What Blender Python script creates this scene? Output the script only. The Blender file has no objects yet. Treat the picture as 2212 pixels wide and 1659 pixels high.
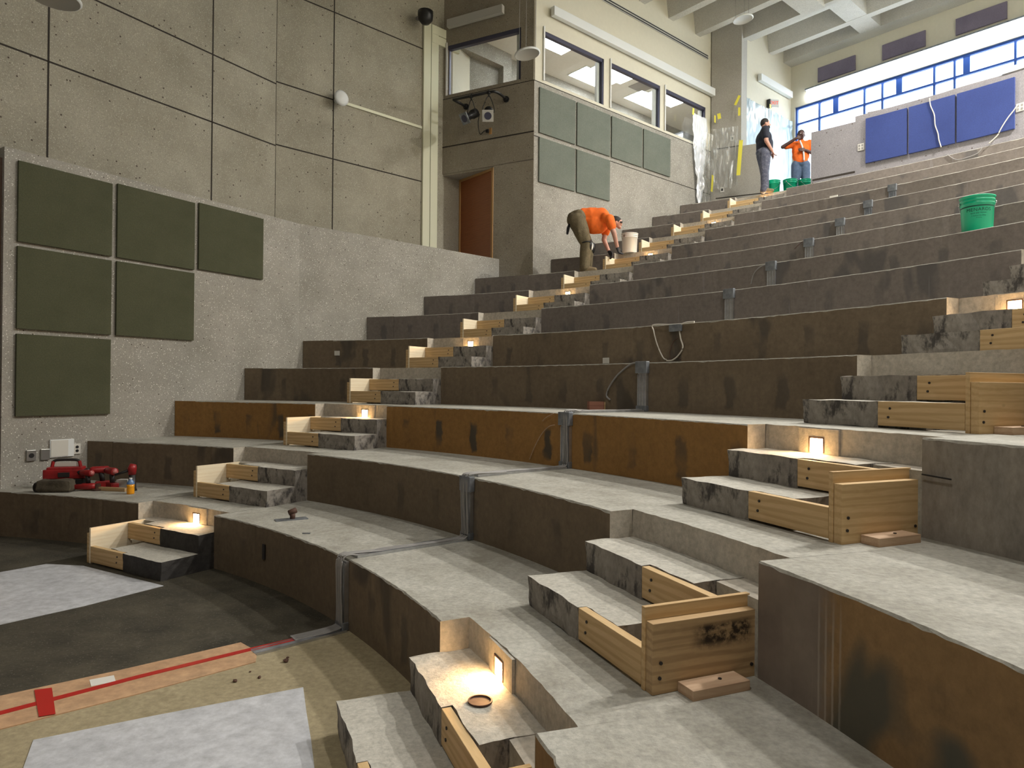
import bpy, bmesh, math, random
from mathutils import Vector, Matrix, noise
random.seed(4)
PI = math.pi
C = bpy.context.scene.collection
# ------------------------------------------------------------------ camera
F, PITCH, ROLL, EYE = 1463.88, 0.004966, 0.008679, 1.5858
CX, CY = -6.6153, 0.1337           # centre of the concentric seating tiers
H = 0.457                          # rise of one tier
RR = [7.017, 7.996, 9.007, 10.008, 11.002, 11.993, 13.031, 14.101, 15.131, 16.148, 17.141, 18.137, 19.142]
CAM = Vector((0, 0, EYE))
cp, sp, cr, sr = math.cos(PITCH), math.sin(PITCH), math.cos(ROLL), math.sin(ROLL)
FWD = Vector((0, cp, sp)); RT = Vector((cr, -sp*sr, cp*sr)); UP = Vector((-sr, -sp*cr, cp*cr))
cam = bpy.data.cameras.new('camera'); co = bpy.data.objects.new('camera', cam); C.objects.link(co)
cam.sensor_width = 36; cam.lens = 36*F/2212; cam.clip_start = .02; cam.clip_end = 300
co.matrix_world = Matrix(((RT.x, UP.x, -FWD.x, 0), (RT.y, UP.y, -FWD.y, 0), (RT.z, UP.z, -FWD.z, EYE), (0, 0, 0, 1)))
bpy.context.scene.camera = co

def ray(px, py):
    x = (px-1106)/F; y = -(py-829.5)/F
    return RT*x + UP*y + FWD
def atz(px, py, z):
    d = ray(px, py); return CAM + d*((z-EYE)/d.z)
def atr(px, py, r):
    d = ray(px, py); a = d.x**2+d.y**2; b = -2*(d.x*CX+d.y*CY); c = CX**2+CY**2-r*r
    return CAM + d*((-b+math.sqrt(b*b-4*a*c))/(2*a))
def dirv(a): a = math.radians(a); return Vector((math.cos(a), math.sin(a), 0))
def P(r, a, z=0): v = dirv(a)*r; return Vector((CX+v.x, CY+v.y, z))

# ------------------------------------------------------------------ materials
def newmat(name):
    m = bpy.data.materials.new(name); m.use_nodes = True; nt = m.node_tree; nt.nodes.clear()
    o = nt.nodes.new('ShaderNodeOutputMaterial'); b = nt.nodes.new('ShaderNodeBsdfPrincipled')
    nt.links.new(b.outputs[0], o.inputs[0]); return m, nt, b
def N(nt, t, **kw):
    n = nt.nodes.new(t)
    for k, v in kw.items():
        if k in n.inputs: n.inputs[k].default_value = v
        else: setattr(n, k, v)
    return n
def ramp(nt, fac, stops):
    r = nt.nodes.new('ShaderNodeValToRGB'); e = r.color_ramp.elements
    while len(e) < len(stops): e.new(.5)
    for i, (p, c) in enumerate(stops): e[i].position = p; e[i].color = (*c, 1)
    nt.links.new(fac, r.inputs[0]); return r.outputs[0]
def coords(nt, scale=(1, 1, 1)):
    t = nt.nodes.new('ShaderNodeTexCoord'); m = nt.nodes.new('ShaderNodeMapping')
    m.inputs['Scale'].default_value = scale; nt.links.new(t.outputs['Object'], m.inputs[0]); return m.outputs[0]
def mixc(nt, f, a, b, mode='MIX'):
    n = nt.nodes.new('ShaderNodeMix'); n.data_type = 'RGBA'; n.blend_type = mode
    for s, v in ((0, f), (6, a), (7, b)):
        if hasattr(v, 'is_output'): nt.links.new(v, n.inputs[s])
        else: n.inputs[s].default_value = (*v, 1) if isinstance(v, tuple) else v
    return n.outputs[2]
def bump(nt, b, h, s=.3, d=.01):
    n = nt.nodes.new('ShaderNodeBump'); n.inputs['Strength'].default_value = s; n.inputs['Distance'].default_value = d
    nt.links.new(h, n.inputs['Height']); nt.links.new(n.outputs[0], b.inputs['Normal'])
def noi(nt, co, scale, detail=4, rough=.6, dist=0):
    n = N(nt, 'ShaderNodeTexNoise', Scale=scale, Detail=detail, Roughness=rough, Distortion=dist)
    nt.links.new(co, n.inputs['Vector']); return n.outputs[0]
def flat(name, col, rough=.6, metal=0, em=None, es=0, var=0.0):
    m, nt, b = newmat(name); b.inputs['Roughness'].default_value = rough; b.inputs['Metallic'].default_value = metal
    if var:
        f = noi(nt, coords(nt), 14, 3)
        c = ramp(nt, f, [(.3, tuple(x*(1-var) for x in col)), (.7, tuple(min(1, x*(1+var)) for x in col))])
        nt.links.new(c, b.inputs['Base Color'])
    else: b.inputs['Base Color'].default_value = (*col, 1)
    if em: b.inputs['Emission Color'].default_value = (*em, 1); b.inputs['Emission Strength'].default_value = es
    return m
def concrete(name, c1, c2, big=1.2, fine=30, speck=None, speckscale=60, bscale=40, stain=None, stretch=(1, 1, 1), rough=.85, bs=.25, pits=None):
    m, nt, b = newmat(name); co = coords(nt, stretch); b.inputs['Roughness'].default_value = rough
    a = noi(nt, co, big, 5, .65); c = ramp(nt, a, [(.3, c1), (.7, c2)])
    f = noi(nt, co, fine, 4, .7); c = mixc(nt, .55, c, ramp(nt, f, [(.3, (.55,)*3), (.7, (1.3,)*3)]), 'MULTIPLY')
    if stain:
        s = noi(nt, co, stain[1], 5, .68, .15); c = mixc(nt, ramp(nt, s, [(stain[2], (0,)*3), (stain[2]+.12, (stain[3],)*3)]), c, stain[0])
    if speck:
        v = N(nt, 'ShaderNodeTexVoronoi', Scale=speckscale); nt.links.new(co, v.inputs['Vector'])
        g = N(nt, 'ShaderNodeTexWhiteNoise'); nt.links.new(v.outputs['Position'], g.inputs['Vector'])
        msk = ramp(nt, v.outputs['Distance'], [(.18, (1,)*3), (.30, (0,)*3)])
        sel = ramp(nt, g.outputs['Value'], [(.62, (0,)*3), (.66, (1,)*3)])
        mm = mixc(nt, 1.0, msk, sel, 'MULTIPLY'); c = mixc(nt, mm, c, speck)
    if pits:
        v = N(nt, 'ShaderNodeTexVoronoi', Scale=pits); nt.links.new(co, v.inputs['Vector'])
        g = N(nt, 'ShaderNodeTexWhiteNoise'); nt.links.new(v.outputs['Position'], g.inputs['Vector'])
        msk = ramp(nt, v.outputs['Distance'], [(.12, (1,)*3), (.2, (0,)*3)])
        sel = ramp(nt, g.outputs['Value'], [(.8, (0,)*3), (.82, (1,)*3)])
        c = mixc(nt, mixc(nt, 1.0, msk, sel, 'MULTIPLY'), c, (.07, .05, .04))
    nt.links.new(c, b.inputs['Base Color'])
    bump(nt, b, noi(nt, co, bscale, 5, .7), bs, .012)
    return m
def blotchy(name, base1, base2, patch, thr, pscale=(1.6, 1.6, .9), amt=.9, big=.8, rough=.8, streak=None, seat=.6):
    """old carpet-glue face: brown field with darker and lighter blotches of its own"""
    m, nt, b = newmat(name); co = coords(nt); b.inputs['Roughness'].default_value = rough
    c = ramp(nt, noi(nt, co, big, 5, .7), [(.3, base1), (.7, base2)])
    f = noi(nt, co, 22, 5, .75); c = mixc(nt, .6, c, ramp(nt, f, [(.25, (.6,)*3), (.75, (1.35,)*3)]), 'MULTIPLY')
    co2 = coords(nt, pscale); s = noi(nt, co2, 1.0, 3, .55, .6)
    c = mixc(nt, ramp(nt, s, [(thr, (0,)*3), (thr+.06, (amt,)*3)]), c, patch)
    if seat:
        t = nt.nodes.new('ShaderNodeTexCoord'); sx = nt.nodes.new('ShaderNodeSeparateXYZ'); nt.links.new(t.outputs['Object'], sx.inputs[0])
        def mt(op, a, b_=None):
            n = nt.nodes.new('ShaderNodeMath'); n.operation = op
            for i, v in enumerate((a, b_)):
                if v is None: continue
                if hasattr(v, 'is_output'): nt.links.new(v, n.inputs[i])
                else: n.inputs[i].default_value = v
            return n.outputs[0]
        dx, dy = mt('SUBTRACT', sx.outputs[0], CX), mt('SUBTRACT', sx.outputs[1], CY)
        rr_ = mt('SQRT', mt('ADD', mt('MULTIPLY', dx, dx), mt('MULTIPLY', dy, dy)))
        wob = mt('MULTIPLY', mt('SUBTRACT', noi(nt, co, 5, 3, .6), .5), .28)
        u = mt('ABSOLUTE', mt('SUBTRACT', mt('FRACT', mt('ADD', mt('DIVIDE', mt('MULTIPLY', mt('ARCTAN2', dy, dx), rr_), .5), wob)), .5))
        vz = mt('ABSOLUTE', mt('SUBTRACT', mt('FRACT', mt('ADD', mt('DIVIDE', sx.outputs[2], H), mt('MULTIPLY', wob, 1.2))), .40))
        f1 = ramp(nt, u, [(.07, (1,)*3), (.115, (0,)*3)]); f2 = ramp(nt, vz, [(.24, (1,)*3), (.33, (0,)*3)])
        g = ramp(nt, noi(nt, co, 1.7, 2, .5), [(.42, (.1,)*3), (.58, (1,)*3)])
        f = mixc(nt, 1.0, mixc(nt, 1.0, f1, f2, 'MULTIPLY'), g, 'MULTIPLY')
        c = mixc(nt, mixc(nt, 1.0, f, (seat,)*3, 'MULTIPLY'), c, patch)
    if streak:
        co3 = coords(nt, (9, 9, .5)); s = noi(nt, co3, 1.5, 3, .6)
        c = mixc(nt, ramp(nt, s, [(.66, (0,)*3), (.72, (.6,)*3)]), c, streak)
    nt.links.new(c, b.inputs['Base Color']); bump(nt, b, f, .2, .01); return m
def wood(name, c1, c2, dark, knots=True, rough=.65):
    m, nt, b = newmat(name); b.inputs['Roughness'].default_value = rough
    co = coords(nt, (1.2, 9, 9)); n1 = noi(nt, co, 3.2, 4, .6, 1.2)
    w = N(nt, 'ShaderNodeTexWave', Scale=.9, Distortion=9.0, Detail=3, bands_direction='Z'); w.inputs['Detail Scale'].default_value = 1.2
    nt.links.new(coords(nt, (.7, 6, 9)), w.inputs['Vector'])
    c = ramp(nt, n1, [(.3, c1), (.7, c2)])
    c = mixc(nt, ramp(nt, w.outputs['Fac'], [(.12, (.38,)*3), (.45, (0,)*3)]), c, dark)
    if knots:
        v = N(nt, 'ShaderNodeTexVoronoi', Scale=1.0); nt.links.new(coords(nt, (3.2, 6, 6)), v.inputs['Vector'])
        g = N(nt, 'ShaderNodeTexWhiteNoise'); nt.links.new(v.outputs['Position'], g.inputs['Vector'])
        msk = ramp(nt, v.outputs['Distance'], [(.05, (1,)*3), (.12, (0,)*3)])
        c = mixc(nt, mixc(nt, 1.0, msk, ramp(nt, g.outputs['Value'], [(.45, (0,)*3), (.5, (1,)*3)]), 'MULTIPLY'), c, (.10, .045, .015))
    nt.links.new(c, b.inputs['Base Color']); bump(nt, b, n1, .12, .004); return m

M = {}
M['tread'] = concrete('tread_concrete', (.30, .285, .24), (.50, .49, .44), 2.2, 38, None, stain=((.22, .20, .155), 1.1, .55, .65), bs=.4)
M['riser'] = blotchy('riser_glue', (.135, .100, .064), (.20, .152, .10), (.065, .055, .045), .60, amt=.75)
M['riser_cool'] = blotchy('riser_glue_grey', (.145, .125, .11), (.205, .175, .155), (.08, .076, .076), .60, amt=.7, streak=(.22, .2, .2))
M['riser_rust'] = blotchy('riser_glue_rust', (.25, .130, .036), (.36, .19, .055), (.075, .062, .045), .66, (2.6, 2.6, .5), .7, seat=.95)
M['riser_right'] = blotchy('riser_glue_right', (.21, .125, .055), (.30, .185, .08), (.075, .076, .06), .59, (1.3, 1.3, .8), .9)
def right_riser():
    m = M['riser_right'].copy(); m.name = 'riser_right_blend'; nt = m.node_tree; b = [n for n in nt.nodes if n.type == 'BSDF_PRINCIPLED'][0]
    l = b.inputs['Base Color'].links[0].from_socket; co_ = coords(nt)
    t = nt.nodes.new('ShaderNodeTexCoord'); sx = nt.nodes.new('ShaderNodeSeparateXYZ'); nt.links.new(t.outputs['Object'], sx.inputs[0])
    def mt(op, a, b_=None):
        n = nt.nodes.new('ShaderNodeMath'); n.operation = op
        for i, v in enumerate((a, b_)):
            if v is None: continue
            if hasattr(v, 'is_output'): nt.links.new(v, n.inputs[i])
            else: n.inputs[i].default_value = v
        return n.outputs[0]
    ang = mt('MULTIPLY', mt('ARCTAN2', mt('SUBTRACT', sx.outputs[1], CY), mt('SUBTRACT', sx.outputs[0], CX)), 57.2958)
    wob = mt('MULTIPLY', mt('SUBTRACT', noi(nt, co_, 3.5, 5, .7), .5), 1.6)
    a2 = mt('ADD', ang, wob)
    f = ramp(nt, mt('DIVIDE', mt('SUBTRACT', a2, 14.6), 3.0), [(.28, (0,)*3), (.48, (1,)*3)])
    grey = ramp(nt, noi(nt, co_, 2.0, 5, .7), [(.3, (.16, .125, .10)), (.7, (.27, .225, .185))])
    drip = ramp(nt, mt('FRACT', mt('MULTIPLY', mt('ADD', ang, mt('MULTIPLY', wob, .08)), 4.2)), [(.30, (0,)*3), (.42, (.55,)*3), (.58, (.55,)*3), (.70, (0,)*3)])
    band = ramp(nt, mt('DIVIDE', mt('SUBTRACT', mt('ADD', ang, mt('MULTIPLY', wob, .3)), 14.6), 3.0), [(.20, (0,)*3), (.27, (1,)*3), (.50, (1,)*3), (.56, (0,)*3)])
    zf = ramp(nt, mt('FRACT', mt('DIVIDE', sx.outputs[2], H)), [(.02, (1,)*3), (.70, (.8,)*3), (.95, (.1,)*3)])
    c = mixc(nt, f, l, grey); c = mixc(nt, mixc(nt, 1.0, mixc(nt, 1.0, drip, band, 'MULTIPLY'), zf, 'MULTIPLY'), c, (.42, .37, .31))
    nt.links.new(c, b.inputs['Base Color']); return m
M['riser_right2'] = right_riser()
M['raw_drip'] = blotchy('raw_riser_drips', (.20, .155, .12), (.28, .225, .18), (.12, .115, .10), .58, (1.6, 1.6, 1.0), .7, streak=(.42, .38, .33), seat=0)
M['raw'] = concrete('raw_riser_concrete', (.22, .20, .175), (.33, .30, .26), 2.5, 26, None, stain=((.12, .115, .11), 2.2, .55, .6), stretch=(1, 1, .5))
M['notch'] = concrete('notch_concrete', (.40, .36, .30), (.52, .48, .41), 3, 30, None, stain=((.22, .19, .15), 3, .62, .5))
M['step_top'] = concrete('step_top_concrete', (.42, .40, .35), (.56, .54, .48), 3, 40, None, stain=((.3, .28, .24), 3, .62, .5), bs=.35)
M['step_face'] = concrete('step_face_concrete', (.20, .18, .16), (.34, .31, .27), 4, 30, None, stain=((.030, .026, .026), 11, .50, .85), stretch=(1, 1, .6))
M['step_black'] = concrete('step_face_black', (.022, .02, .02), (.06, .055, .05), 4, 30, None, stain=((.3, .28, .25), 6, .66, .8))
M['agg'] = concrete('aggregate_low', (.285, .27, .235), (.40, .38, .34), 1.5, 70, (.80, .78, .74), 48, 70, bs=.45, pits=22)
M['agg_up'] = concrete('aggregate_upper', (.30, .275, .215), (.42, .395, .32), 1.1, 60, (.62, .60, .52), 50, 60, bs=.4, pits=14)
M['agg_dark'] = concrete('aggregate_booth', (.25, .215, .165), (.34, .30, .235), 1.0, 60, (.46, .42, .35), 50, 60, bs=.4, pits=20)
M['agg_pier'] = concrete('pier_concrete', (.33, .31, .27), (.38, .36, .32), .8, 60, None, bs=.1)
M['beam'] = concrete('ceiling_concrete', (.50, .485, .44), (.60, .58, .53), 1.2, 60, (.55, .53, .5), 60, bs=.15)
M['slab'] = concrete('ceiling_slab', (.48, .47, .44), (.55, .54, .51), 1.2, 60, None, bs=.15)
M['cream'] = flat('cream_paint', (.66, .625, .51), .6, var=.02)
M['parapet'] = concrete('parapet_concrete', (.225, .215, .23), (.28, .265, .28), .9, 60, (.38, .37, .37), 60, bs=.15, pits=14)
M['carpet_old'] = concrete('old_carpet_floor', (.030, .026, .017), (.085, .074, .050), 2.6, 40, (.12, .11, .085), 60, stain=((.13, .115, .085), 3, .6, .5), bs=.5, rough=.95)
M['floor_tan'] = concrete('bare_floor_tan', (.30, .25, .15), (.42, .355, .225), 1.5, 30, None, stain=((.2, .16, .09), 2.5, .58, .5), bs=.25)
M['paper'] = concrete('floor_paper', (.46, .47, .50), (.58, .59, .62), 2, 12, None, bs=.35, bscale=9, rough=.7)
M['kraft'] = concrete('kraft_cardboard', (.45, .27, .15), (.56, .36, .21), 2, 12, None, bs=.1)
M['red_tape'] = flat('red_tape', (.45, .02, .015), .4)
M['white_tape'] = flat('white_tape', (.75, .73, .68), .5)
M['yellow_tape'] = flat('yellow_tape', (.80, .72, .08), .5)
M['pine'] = wood('pine_board', (.55, .375, .18), (.66, .47, .25), (.40, .235, .09))
M['pine_pale'] = wood('pine_pale', (.84, .72, .52), (.90, .80, .61), (.76, .61, .40))
M['pine_old'] = wood('pine_stained', (.42, .28, .145), (.55, .38, .20), (.22, .13, .055))
M['block'] = wood('scrap_block', (.46, .31, .20), (.58, .42, .28), (.36, .22, .13), False)
M['felt_green'] = concrete('felt_green', (.062, .066, .035), (.085, .088, .05), 1.5, 90, None, bs=.3, rough=1)
M['felt_grey'] = concrete('felt_grey', (.135, .155, .13), (.18, .20, .17), 1.5, 90, None, bs=.3, rough=1)
M['felt_haze_blue'] = concrete('felt_haze_blue', (.030, .050, .19), (.042, .068, .24), .8, 90, None, bs=.1, rough=1)  # blue lens haze painted into the felt; panels taken as dark grey
M['felt_violet'] = concrete('felt_violet', (.16, .14, .20), (.22, .19, .26), 1.5, 90, None, bs=.3, rough=1)
M['alu'] = flat('aluminium', (.55, .56, .58), .35, .9, var=.15)
M['galv'] = flat('galvanised', (.26, .28, .31), .5, .7, var=.3)
M['cable_white'] = flat('white_cable', (.66, .62, .55), .5)
M['cable_grey'] = flat('grey_cable', (.28, .27, .26), .5)
M['black'] = flat('black_metal', (.012, .012, .013), .4)
M['gapblack'] = flat('joint_dark_filler', (.035, .028, .022), .9)  # plain dark colour of the joints
M['white'] = flat('white_enamel', (.74, .76, .76), .4)
M['whitegrey'] = flat('pale_grey_enamel', (.48, .47, .44), .5)
M['trimpaint'] = flat('trim_paint', (.72, .72, .55), .45)
M['frame'] = flat('window_frame_dark', (.06, .06, .10), .35, .3)
M['frame_blue'] = flat('mullion_blue', (.03, .10, .42), .4, .2)
M['frame_white'] = flat('window_jamb_white', (.72, .72, .70), .5)
M['door'] = wood('door_veneer', (.24, .075, .022), (.30, .095, .03), (.2, .055, .018), False, .4)
M['doortrim'] = flat('door_frame', (.40, .22, .08), .5)
M['brownwall'] = flat('brown_wall', (.10, .055, .035), .6)
M['green_pail'] = flat('green_plastic', (.0, .42, .22), .35)
M['white_pail'] = flat('white_plastic', (.76, .74, .68), .4)
M['print'] = flat('dark_green_print', (.005, .075, .05), .5)
M['plate'] = flat('outlet_plate', (.62, .60, .55), .5)
M['steel'] = flat('steel_plate', (.45, .46, .46), .3, .9)
M['toolred'] = flat('tool_red', (.30, .014, .016), .4, var=.3)
M['toolblack'] = flat('tool_black', (.02, .017, .017), .5)
M['bag'] = concrete('canvas_bag', (.045, .035, .022), (.11, .09, .06), 12, 60, None)
M['pinkhi'] = flat('tool_pink', (.5, .15, .14), .4)
M['orange_drink'] = flat('orange_liquid', (.80, .33, .01), .2)
M['bottleblue'] = flat('bottle_wrap', (.12, .22, .42), .3)
M['rust'] = flat('rusty_metal', (.10, .05, .035), .7, .3, var=.4)
M['brick'] = wood('block_red', (.28, .12, .08), (.34, .15, .10), (.2, .08, .05), False)
M['exit_red'] = flat('exit_letters', (.5, .03, .02), .5, em=(1, .16, .1), es=.7)
M['skin'] = flat('skin', (.52, .27, .20), .55, var=.12)
M['skin_backlit'] = flat('skin_backlit', (.10, .05, .045), .5)  # backlit shade put into the skin colour
M['hair'] = flat('hair', (.018, .013, .012), .7)
M['orange'] = flat('orange_tshirt', (.92, .16, .015), .8, var=.12)
M['navy'] = flat('black_tshirt', (.014, .016, .028), .85, var=.2)
M['khaki'] = concrete('khaki_trousers', (.11, .085, .045), (.17, .135, .075), 14, 60, None, bs=.4)
M['camo'] = concrete('camo_trousers', (.05, .055, .09), (.13, .135, .18), 22, 60, None, stain=((.22, .22, .26), 11, .55, .8), bs=.3)
M['jeans'] = concrete('blue_jeans', (.07, .11, .19), (.12, .17, .27), 12, 60, None, bs=.3)
M['boot'] = flat('work_boot', (.20, .145, .08), .8, var=.2)
M['glove'] = flat('black_glove', (.012, .012, .016), .7)
M['tile'] = flat('ceiling_tile', (.78, .80, .77), .8, var=.03)
M['lens_warm'] = flat('warm_lens', (1, .8, .5), .4, em=(1, .66, .30), es=45)
M['tube'] = flat('lit_tube_lens', (1, 1, 1), .4, em=(.92, .96, 1), es=11)
M['troffer'] = flat('troffer_lens', (1, 1, 1), .4, em=(.97, 1, 1), es=11)
M['pend_on'] = flat('lit_disc_lens', (1, 1, 1), .4, em=(1, .95, .88), es=90)
def glass(name, col, alpha):
    m, nt, b = newmat(name); nt.nodes.remove(b); o = [n for n in nt.nodes if n.type == 'OUTPUT_MATERIAL'][0]
    t = N(nt, 'ShaderNodeBsdfTransparent'); t.inputs[0].default_value = (*col, 1)
    g = N(nt, 'ShaderNodeBsdfGlossy', Roughness=.04); mx = nt.nodes.new('ShaderNodeMixShader'); mx.inputs[0].default_value = alpha
    nt.links.new(t.outputs[0], mx.inputs[1]); nt.links.new(g.outputs[0], mx.inputs[2]); nt.links.new(mx.outputs[0], o.inputs[0]); return m
M['glass'] = glass('window_glass', (.95, .97, .97), .05)
def sheet(name, dcol, fac_lo, fac_hi, scale, tcol=(.9, .95, 1), stretch=(1, 1, .25), transl=.5):
    m, nt, b = newmat(name); nt.nodes.remove(b); o = [n for n in nt.nodes if n.type == 'OUTPUT_MATERIAL'][0]
    t = N(nt, 'ShaderNodeBsdfTransparent'); t.inputs[0].default_value = (1, 1, 1, 1)
    d = N(nt, 'ShaderNodeBsdfDiffuse'); d.inputs[0].default_value = (*dcol, 1)
    tr = N(nt, 'ShaderNodeBsdfTranslucent'); tr.inputs[0].default_value = (*tcol, 1)
    gl = N(nt, 'ShaderNodeBsdfGlossy', Roughness=.25)
    m1 = nt.nodes.new('ShaderNodeMixShader'); m1.inputs[0].default_value = transl
    nt.links.new(d.outputs[0], m1.inputs[1]); nt.links.new(tr.outputs[0], m1.inputs[2])
    m3 = nt.nodes.new('ShaderNodeMixShader'); m3.inputs[0].default_value = .2
    nt.links.new(m1.outputs[0], m3.inputs[1]); nt.links.new(gl.outputs[0], m3.inputs[2])
    f = ramp(nt, noi(nt, coords(nt, stretch), scale, 4, .6, 1.5), [(.35, (fac_lo,)*3), (.7, (fac_hi,)*3)])
    m2 = nt.nodes.new('ShaderNodeMixShader'); nt.links.new(f, m2.inputs[0])
    nt.links.new(t.outputs[0], m2.inputs[1]); nt.links.new(m3.outputs[0], m2.inputs[2]); nt.links.new(m2.outputs[0], o.inputs[0]); return m
M['sheet_milky'] = sheet('milky_plastic', (.62, .80, .88), .93, 1, 2.2, (.15, .25, .29), transl=.6)
M['sheet_clear'] = sheet('clear_plastic', (.85, .88, .85), .05, .55, 3.2, transl=.3, stretch=(3, 3, .35))
M['sheet_white'] = sheet('white_plastic_sheet', (.93, .95, 1), .85, 1, 3, transl=.25)

# ------------------------------------------------------------------ mesh helpers
def obj(name, bm, mats, parent=None, smooth=False, mat=None, mw=None):
    me = bpy.data.meshes.new(name); bmesh.ops.recalc_face_normals(bm, faces=bm.faces) if not getattr(bm, 'keepn', False) else None
    bm.to_mesh(me); bm.free()
    for m in (mats if isinstance(mats, (list, tuple)) else [mats]): me.materials.append(M[m] if isinstance(m, str) else m)
    if smooth:
        for p in me.polygons: p.use_smooth = True
    o = bpy.data.objects.new(name, me); C.objects.link(o)
    if parent: o.parent = parent
    if mw is not None: o.matrix_local = mw
    return o
def tag(o, label=None, cat=None, group=None, kind=None):
    if label: o['label'] = label
    if cat: o['category'] = cat
    if group: o['group'] = group
    if kind: o['kind'] = kind
    return o
def empty(name, loc, rz=0, **kw):
    o = bpy.data.objects.new(name, None); C.objects.link(o); o.empty_display_size = .1
    o.location = loc; o.rotation_euler = (0, 0, rz); return tag(o, **kw)
def struct(name, bm, mats, label=None, smooth=False):
    o = obj(name, bm, mats, None, smooth); return tag(o, label, None, None, 'structure')
def box(bm, x0, x1, y0, y1, z0, z1, mi=0, bev=0):
    vs = [bm.verts.new((x, y, z)) for x in (x0, x1) for y in (y0, y1) for z in (z0, z1)]
    fs = [(0, 1, 3, 2), (4, 6, 7, 5), (0, 4, 5, 1), (2, 3, 7, 6), (0, 2, 6, 4), (1, 5, 7, 3)]
    out = [bm.faces.new([vs[i] for i in f]) for f in fs]
    for f in out: f.material_index = mi
    if bev:
        es = list({e for f in out for e in f.edges}); bmesh.ops.bevel(bm, geom=es, offset=bev, segments=2, affect='EDGES', profile=.6)
    return out
def bx(*a, **k):
    bm = bmesh.new(); box(bm, *a, **k); return bm
def hexa(bm, b4, z0, z1, mi=0):
    """prism over a plan polygon b4 (list of (x,y)), z may be a list"""
    n = len(b4); lo = [bm.verts.new((p[0], p[1], z0)) for p in b4]; hi = [bm.verts.new((p[0], p[1], z1)) for p in b4]
    fs = [bm.faces.new(lo[::-1]), bm.faces.new(hi)]
    for i in range(n): fs.append(bm.faces.new((lo[i], lo[(i+1) % n], hi[(i+1) % n], hi[i])))
    for f in fs: f.material_index = mi
    return fs
def prism(pts, z0, z1):
    bm = bmesh.new(); hexa(bm, pts, z0, z1); return bm
def tube(bm, pts, r, seg=8, mi=0):
    pts = [Vector(p) for p in pts]; rings = []
    for i, p in enumerate(pts):
        t = (pts[min(i+1, len(pts)-1)]-pts[max(i-1, 0)]).normalized()
        a = Vector((0, 0, 1)) if abs(t.z) < .9 else Vector((1, 0, 0)); u = t.cross(a).normalized(); v = t.cross(u)
        rr = r[i] if isinstance(r, (list, tuple)) else r
        rings.append([bm.verts.new(p+u*rr*math.cos(2*PI*k/seg)+v*rr*math.sin(2*PI*k/seg)) for k in range(seg)])
    for a, b in zip(rings, rings[1:]):
        for k in range(seg):
            f = bm.faces.new((a[k], a[(k+1) % seg], b[(k+1) % seg], b[k])); f.material_index = mi
    for rg in (rings[0][::-1], rings[-1]): bm.faces.new(rg).material_index = mi
def smoothpath(pts, n=6):
    pts = [Vector(p) for p in pts]; out = []
    for i in range(len(pts)-1):
        p0, p1, p2, p3 = pts[max(i-1, 0)], pts[i], pts[i+1], pts[min(i+2, len(pts)-1)]
        for k in range(n):
            t = k/n; out.append(.5*((2*p1)+(p2-p0)*t+(2*p0-5*p1+4*p2-p3)*t*t+(3*p1-p0-3*p2+p3)*t**3))
    return out+[pts[-1]]
def lathe(bm, prof, seg=32, mi=0, c=(0, 0, 0)):
    rings = [[bm.verts.new((c[0]+r*math.cos(2*PI*k/seg), c[1]+r*math.sin(2*PI*k/seg), c[2]+z)) for k in range(seg)] for r, z in prof]
    for a, b in zip(rings, rings[1:]):
        for k in range(seg): bm.faces.new((a[k], a[(k+1) % seg], b[(k+1) % seg], b[k])).material_index = mi
    return rings
def frame_of(o, ex, z=0):
    """matrix with origin o, local x along ex (plan), z up"""
    ex = Vector((ex[0], ex[1], 0)).normalized(); ey = Vector((-ex.y, ex.x, 0))
    return Matrix(((ex.x, ey.x, 0, o[0]), (ex.y, ey.y, 0, o[1]), (0, 0, 1, z), (0, 0, 0, 1)))

# ------------------------------------------------------------------ plan of the hall
AX = 40.5                                              # axis of symmetry of the hall
A0, AD = Vector((-4.1397, 9.3026)), Vector((.5325, .8464))     # lower left wall, front length
B0, BD = Vector((-1.5958, 12.164)), Vector((.7392, .6735))     # lower left wall, rear length
L0, UX = Vector((2.3556, 14.7305)), Vector((math.cos(math.radians(40.5)), math.sin(math.radians(40.5))))
VX = Vector((-UX.y, UX.x))                              # leftwards along the rear wall
BEND = Vector((-3.338, 10.577)); BC = Vector((.38, 13.04)); FL = Vector((-1.50, 13.98)); FD = Vector((-.891, .454))
PEND = Vector((-.275, 13.365))
ASTART = A0-AD*2.45
PIER0 = Vector((4.92, 16.90)); COR = Vector((7.989, 19.542))
def LU(u, v=0): return L0+UX*u+VX*v
def mir(p):
    d = Vector((p[0]-CX, p[1]-CY)); a = 2*math.radians(AX)-math.atan2(d.y, d.x); r = d.length
    return Vector((CX+r*math.cos(a), CY+r*math.sin(a)))
def circ_line(r, o, d):
    ox, oy = o.x-CX, o.y-CY; b = ox*d.x+oy*d.y; c = ox*ox+oy*oy-r*r; t = -b+math.sqrt(b*b-c)
    p = o+d*t; return math.degrees(math.atan2(p.y-CY, p.x-CX))
def aleft(r):
    if r < 10.94: return circ_line(r, A0, AD)
    if r < 14.67: return circ_line(r, B0, BD)
    if r < 14.72: return 61.6
    return circ_line(r, L0, UX)

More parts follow.
